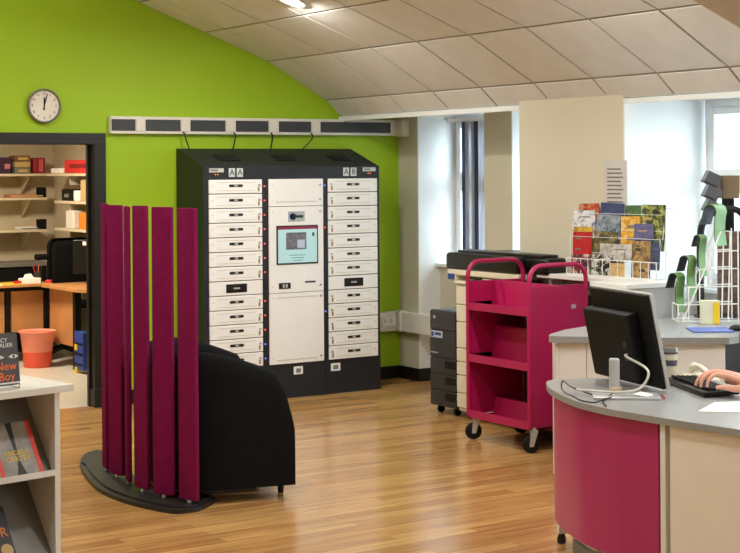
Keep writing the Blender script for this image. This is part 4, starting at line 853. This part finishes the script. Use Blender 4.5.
sitem('paper_pile', 'pale paper pile on the lowest store room shelf', 'paper', 5.18, 5.36, 1.185, .025, .2, PAPER, parts=(('edge', .02, .98, .3, .7, GREYP),))
# items on side shelves (y runs along)
def witem(name, label, cat, y0, y1, z, h, m, d=.2, x=SR-.26, parts=()):
    t = thing(name, label, cat, (x, (y0+y1)/2, z)); w = y1-y0
    obj('body', box(B(), 0, d, -w/2, w/2, 0, h, .012, 2), m, t)
    for i, (nm, a, b, c, e, mm) in enumerate(parts): obj(nm, box(B(), -.004, .001, -w/2+w*a, -w/2+w*b, h*c, h*e), mm, t)
    return t
witem('red_bag', 'red bag on the top side shelf of the store room', 'bag', 12.95, 13.65, 1.735, .125, mat('bag_red', (206, 44, 44), .6), parts=(('handle', .1, .8, .4, .7, mat('bag_dark_red', (130, 26, 30), .6)),))
witem('paper_stack', 'white paper stack at the end of the top side shelf', 'paper', 13.7, 14.0, 1.735, .05, PAPER)
witem('cardboard_box', 'brown cardboard box on the middle side shelf', 'box', 12.75, 13.25, 1.475, .20, CARD, parts=(('label', .3, .7, .2, .6, PAPER),))
witem('tape_roll_box', 'black box at the far end of the middle side shelf', 'box', 13.45, 13.72, 1.475, .11, BMATT, parts=(('label', .3, .7, .3, .6, GREYP),))
witem('white_box', 'small white box beside the cardboard one on the side shelf', 'box', 13.28, 13.42, 1.475, .10, PAPER)
witem('orange_box', 'orange box on the lowest side shelf', 'box', 12.75, 13.30, 1.215, .155, mat('box_orange', (240, 130, 40), .5), parts=(('label', .1, .5, .1, .5, YEL),))
witem('cream_file', 'cream file box at the far end of the lowest side shelf', 'file', 13.42, 13.62, 1.215, .17, SHELFW)
# desks
dk = thing('office_desk', 'wooden office desk along the back of the store room', 'desk', (4.2, 13.75, 0))
obj('top', box(B(), -1.4, .92, -.42, .0, .70, .725, .003), WOODD, dk)
obj('modesty_panel', box(B(), .55, .88-.02, -.33, -.31, .28, .66, .002), WOODD, dk); obj('modesty_panel', box(B(), -.7, .49, -.33, -.31, .28, .66, .002), WOODD, dk)
for x in (.52, .89, -1.35): obj('leg', box(B(), x-.022, x+.022, -.35, -.28, 0, .70, .004), BMATT, dk)
for x in (.52, .89, -1.35): obj('foot', box(B(), x-.022, x+.022, -.37, -.02, 0, .04, .004), BMATT, dk)
obj('rail', box(B(), -1.35, .90, -.34, -.30, .66, .70), BMATT, dk)
d2 = thing('corner_desk', 'light wooden corner desk beside the doorway in the store room', 'desk', (5.3, 12.65, 0))
obj('top', prism(B(), [(-.325, .60), (-.30, .64), (.31, .64), (.31, -.6), (-.10, -.6), (-.30, -.2)], .70, .725), WOODD, d2)
obj('side_panel', box(B(), -.235, -.215, .04, .62, .20, .69, .002), WOODD, d2)
for y in (.0, -.55): obj('leg', box(B(), -.25, -.19, y-.03, y+.03, 0, .70, .004), BMATT, d2)
obj('panel', box(B(), -.16, -.14, -.52, -.14, .05, .69), mat('beech_dark', (96, 62, 40), .6), d2)
bn = thing('waste_bin', 'translucent orange waste bin on the store room floor', 'bin', (4.87, 13.07, 0))
BINM = mat('bin_orange', (238, 92, 66), .45, var=.05); BINL = mat('bin_liner', (250, 150, 128), .5)
obj('lower', lathe(B(), [(.118, 0), (.122, .004), (.133, .14), (.130, .14)], 28), BINM, bn, True)
obj('liner', lathe(B(), [(.133, .14), (.152, .30), (.168, .318), (.166, .325), (.148, .312), (.130, .16)], 28), BINL, bn, True)
ch = thing('office_chair', 'black office chair with rounded back behind the store room desk', 'chair', (5.36, 13.50, 0))
bm = B(); box(bm, -.215, .20, -.03, .05, .62, 1.13, .075, 5); obj('backrest', bm, BFAB, ch, True)
obj('seat', box(B(), -.22, .22, .0, .42, .46, .53, .03, 3), BFAB, ch, True); obj('column', cyl(B(), (0, .2, .08), (0, .2, .46), .03), BPLAS, ch)
obj('armrest', box(B(), -.34, -.20, -.02, .06, .93, .985, .02, 3), BFAB, ch, True)
for k in range(5): an = k*2*PI/5; obj('foot', tube(B(), [(0, .2, .09), (.24*math.cos(an), .2+.24*math.sin(an), .04)], [.025, .015]), BPLAS, ch)
pc = thing('desktop_screen', 'black computer screen on the corner desk in the store room', 'monitor', (5.45, 13.02, .725), 1.0)
obj('panel', box(B(), -.02, .02, -.24, .24, .09, .40, .006), BPLAS, pc); obj('stand', box(B(), .0, .04, -.03, .03, .01, .2), BPLAS, pc); obj('foot', box(B(), -.08, .1, -.1, .1, 0, .012), BPLAS, pc)
for y in (-.10, .08): obj('sticky_note', box(B(), -.024, -.0195, y, y+.07, .35, .385), mat('note_blue', (120, 190, 220), .5) if y < 0 else PAPER, pc)
cr = thing('blue_crate', 'blue folded plastic crate leaning by the corner desk', 'crate', (5.03, 12.42, 0))
BLC = mat('crate_blue', (30, 70, 160), .45); obj('shell', box(B(), -.03, .03, -.10, .10, .03, .36, .004), BLC, cr)
for k in range(3): obj('rib', box(B(), -.036, .036, -.09, .09, .07+.09*k, .085+.09*k), BMATT, cr)
for z in (0, .2): obj('clip', box(B(), -.04, .0, .02, .07, z+.0, z+.05), YEL, cr)
tag(obj('pen_pot', lathe(B(), [(.035, 0), (.038, .10), (.034, .10), (.031, .008)], 18), mat('pot_black', (40, 36, 40), .5), loc=(5.02, 13.45, .725), smooth=True), 'dark pen pot on the store room desk', 'pen pot')
for k in range(4): tag(obj('pencil', tube(B(), [(5.02+.012*(k % 2), 13.44+.012*(k//2), .735), (5.0+.03*k-.03, 13.45, .89)], .004, 6), [RED, NAVY, ORANGE, DKP][k]), ['red', 'navy', 'orange', 'black'][k]+' pencil standing in the dark pen pot', 'pencil')
pb = thing('tissue_box', 'white tissue box on the store room desk', 'box', (4.93, 13.42, .725)); obj('carton', box(B(), -.09, .09, -.05, .05, 0, .05, .003), PAPER, pb); obj('tissue', prism(B(), [(-.05, 0), (.05, 0), (.02, .04), (-.03, .035)], -.01, .01, Matrix.Translation((-.01, 0, .05)) @ Rm), PAPER, pb)
for i, (x, y, m, lb) in enumerate(((4.58, 13.42, PAPER, 'white paper sheet on the store room desk left end'), (4.74, 13.42, YEL, 'yellow paper sheet on the store room desk'))):
    tag(obj('desk_paper', box(B(), -.10, .10, -.07, .07, 0, .006+.002*i), m, loc=(x, y, .725), rz=.2*i), lb, 'paper')
tag(obj('red_stapler', box(B(), -.05, .05, -.02, .02, 0, .03, .008), RED, loc=(4.82, 13.40, .725), rz=.3), 'small red stapler on the store room desk', 'stapler')
tag(obj('red_tape', lathe(B(), [(.03, 0), (.032, .01), (.032, .025), (.02, .028)], 16), mat('tape_red', (220, 70, 60), .5), loc=(5.10, 13.38, .725), smooth=True), 'small red tape dispenser at the desk right end', 'tape')
bh = thing('back_bench', 'dark bench unit along the back wall of the store room', 'bench', (4.3, 14.40, 0)); obj('top', box(B(), -1.6, 1.12, -.2, .199, .83, .87, .003), GREYP, bh); obj('front', box(B(), -1.6, 1.10, -.18, -.16, 0, .83), BMATT, bh)
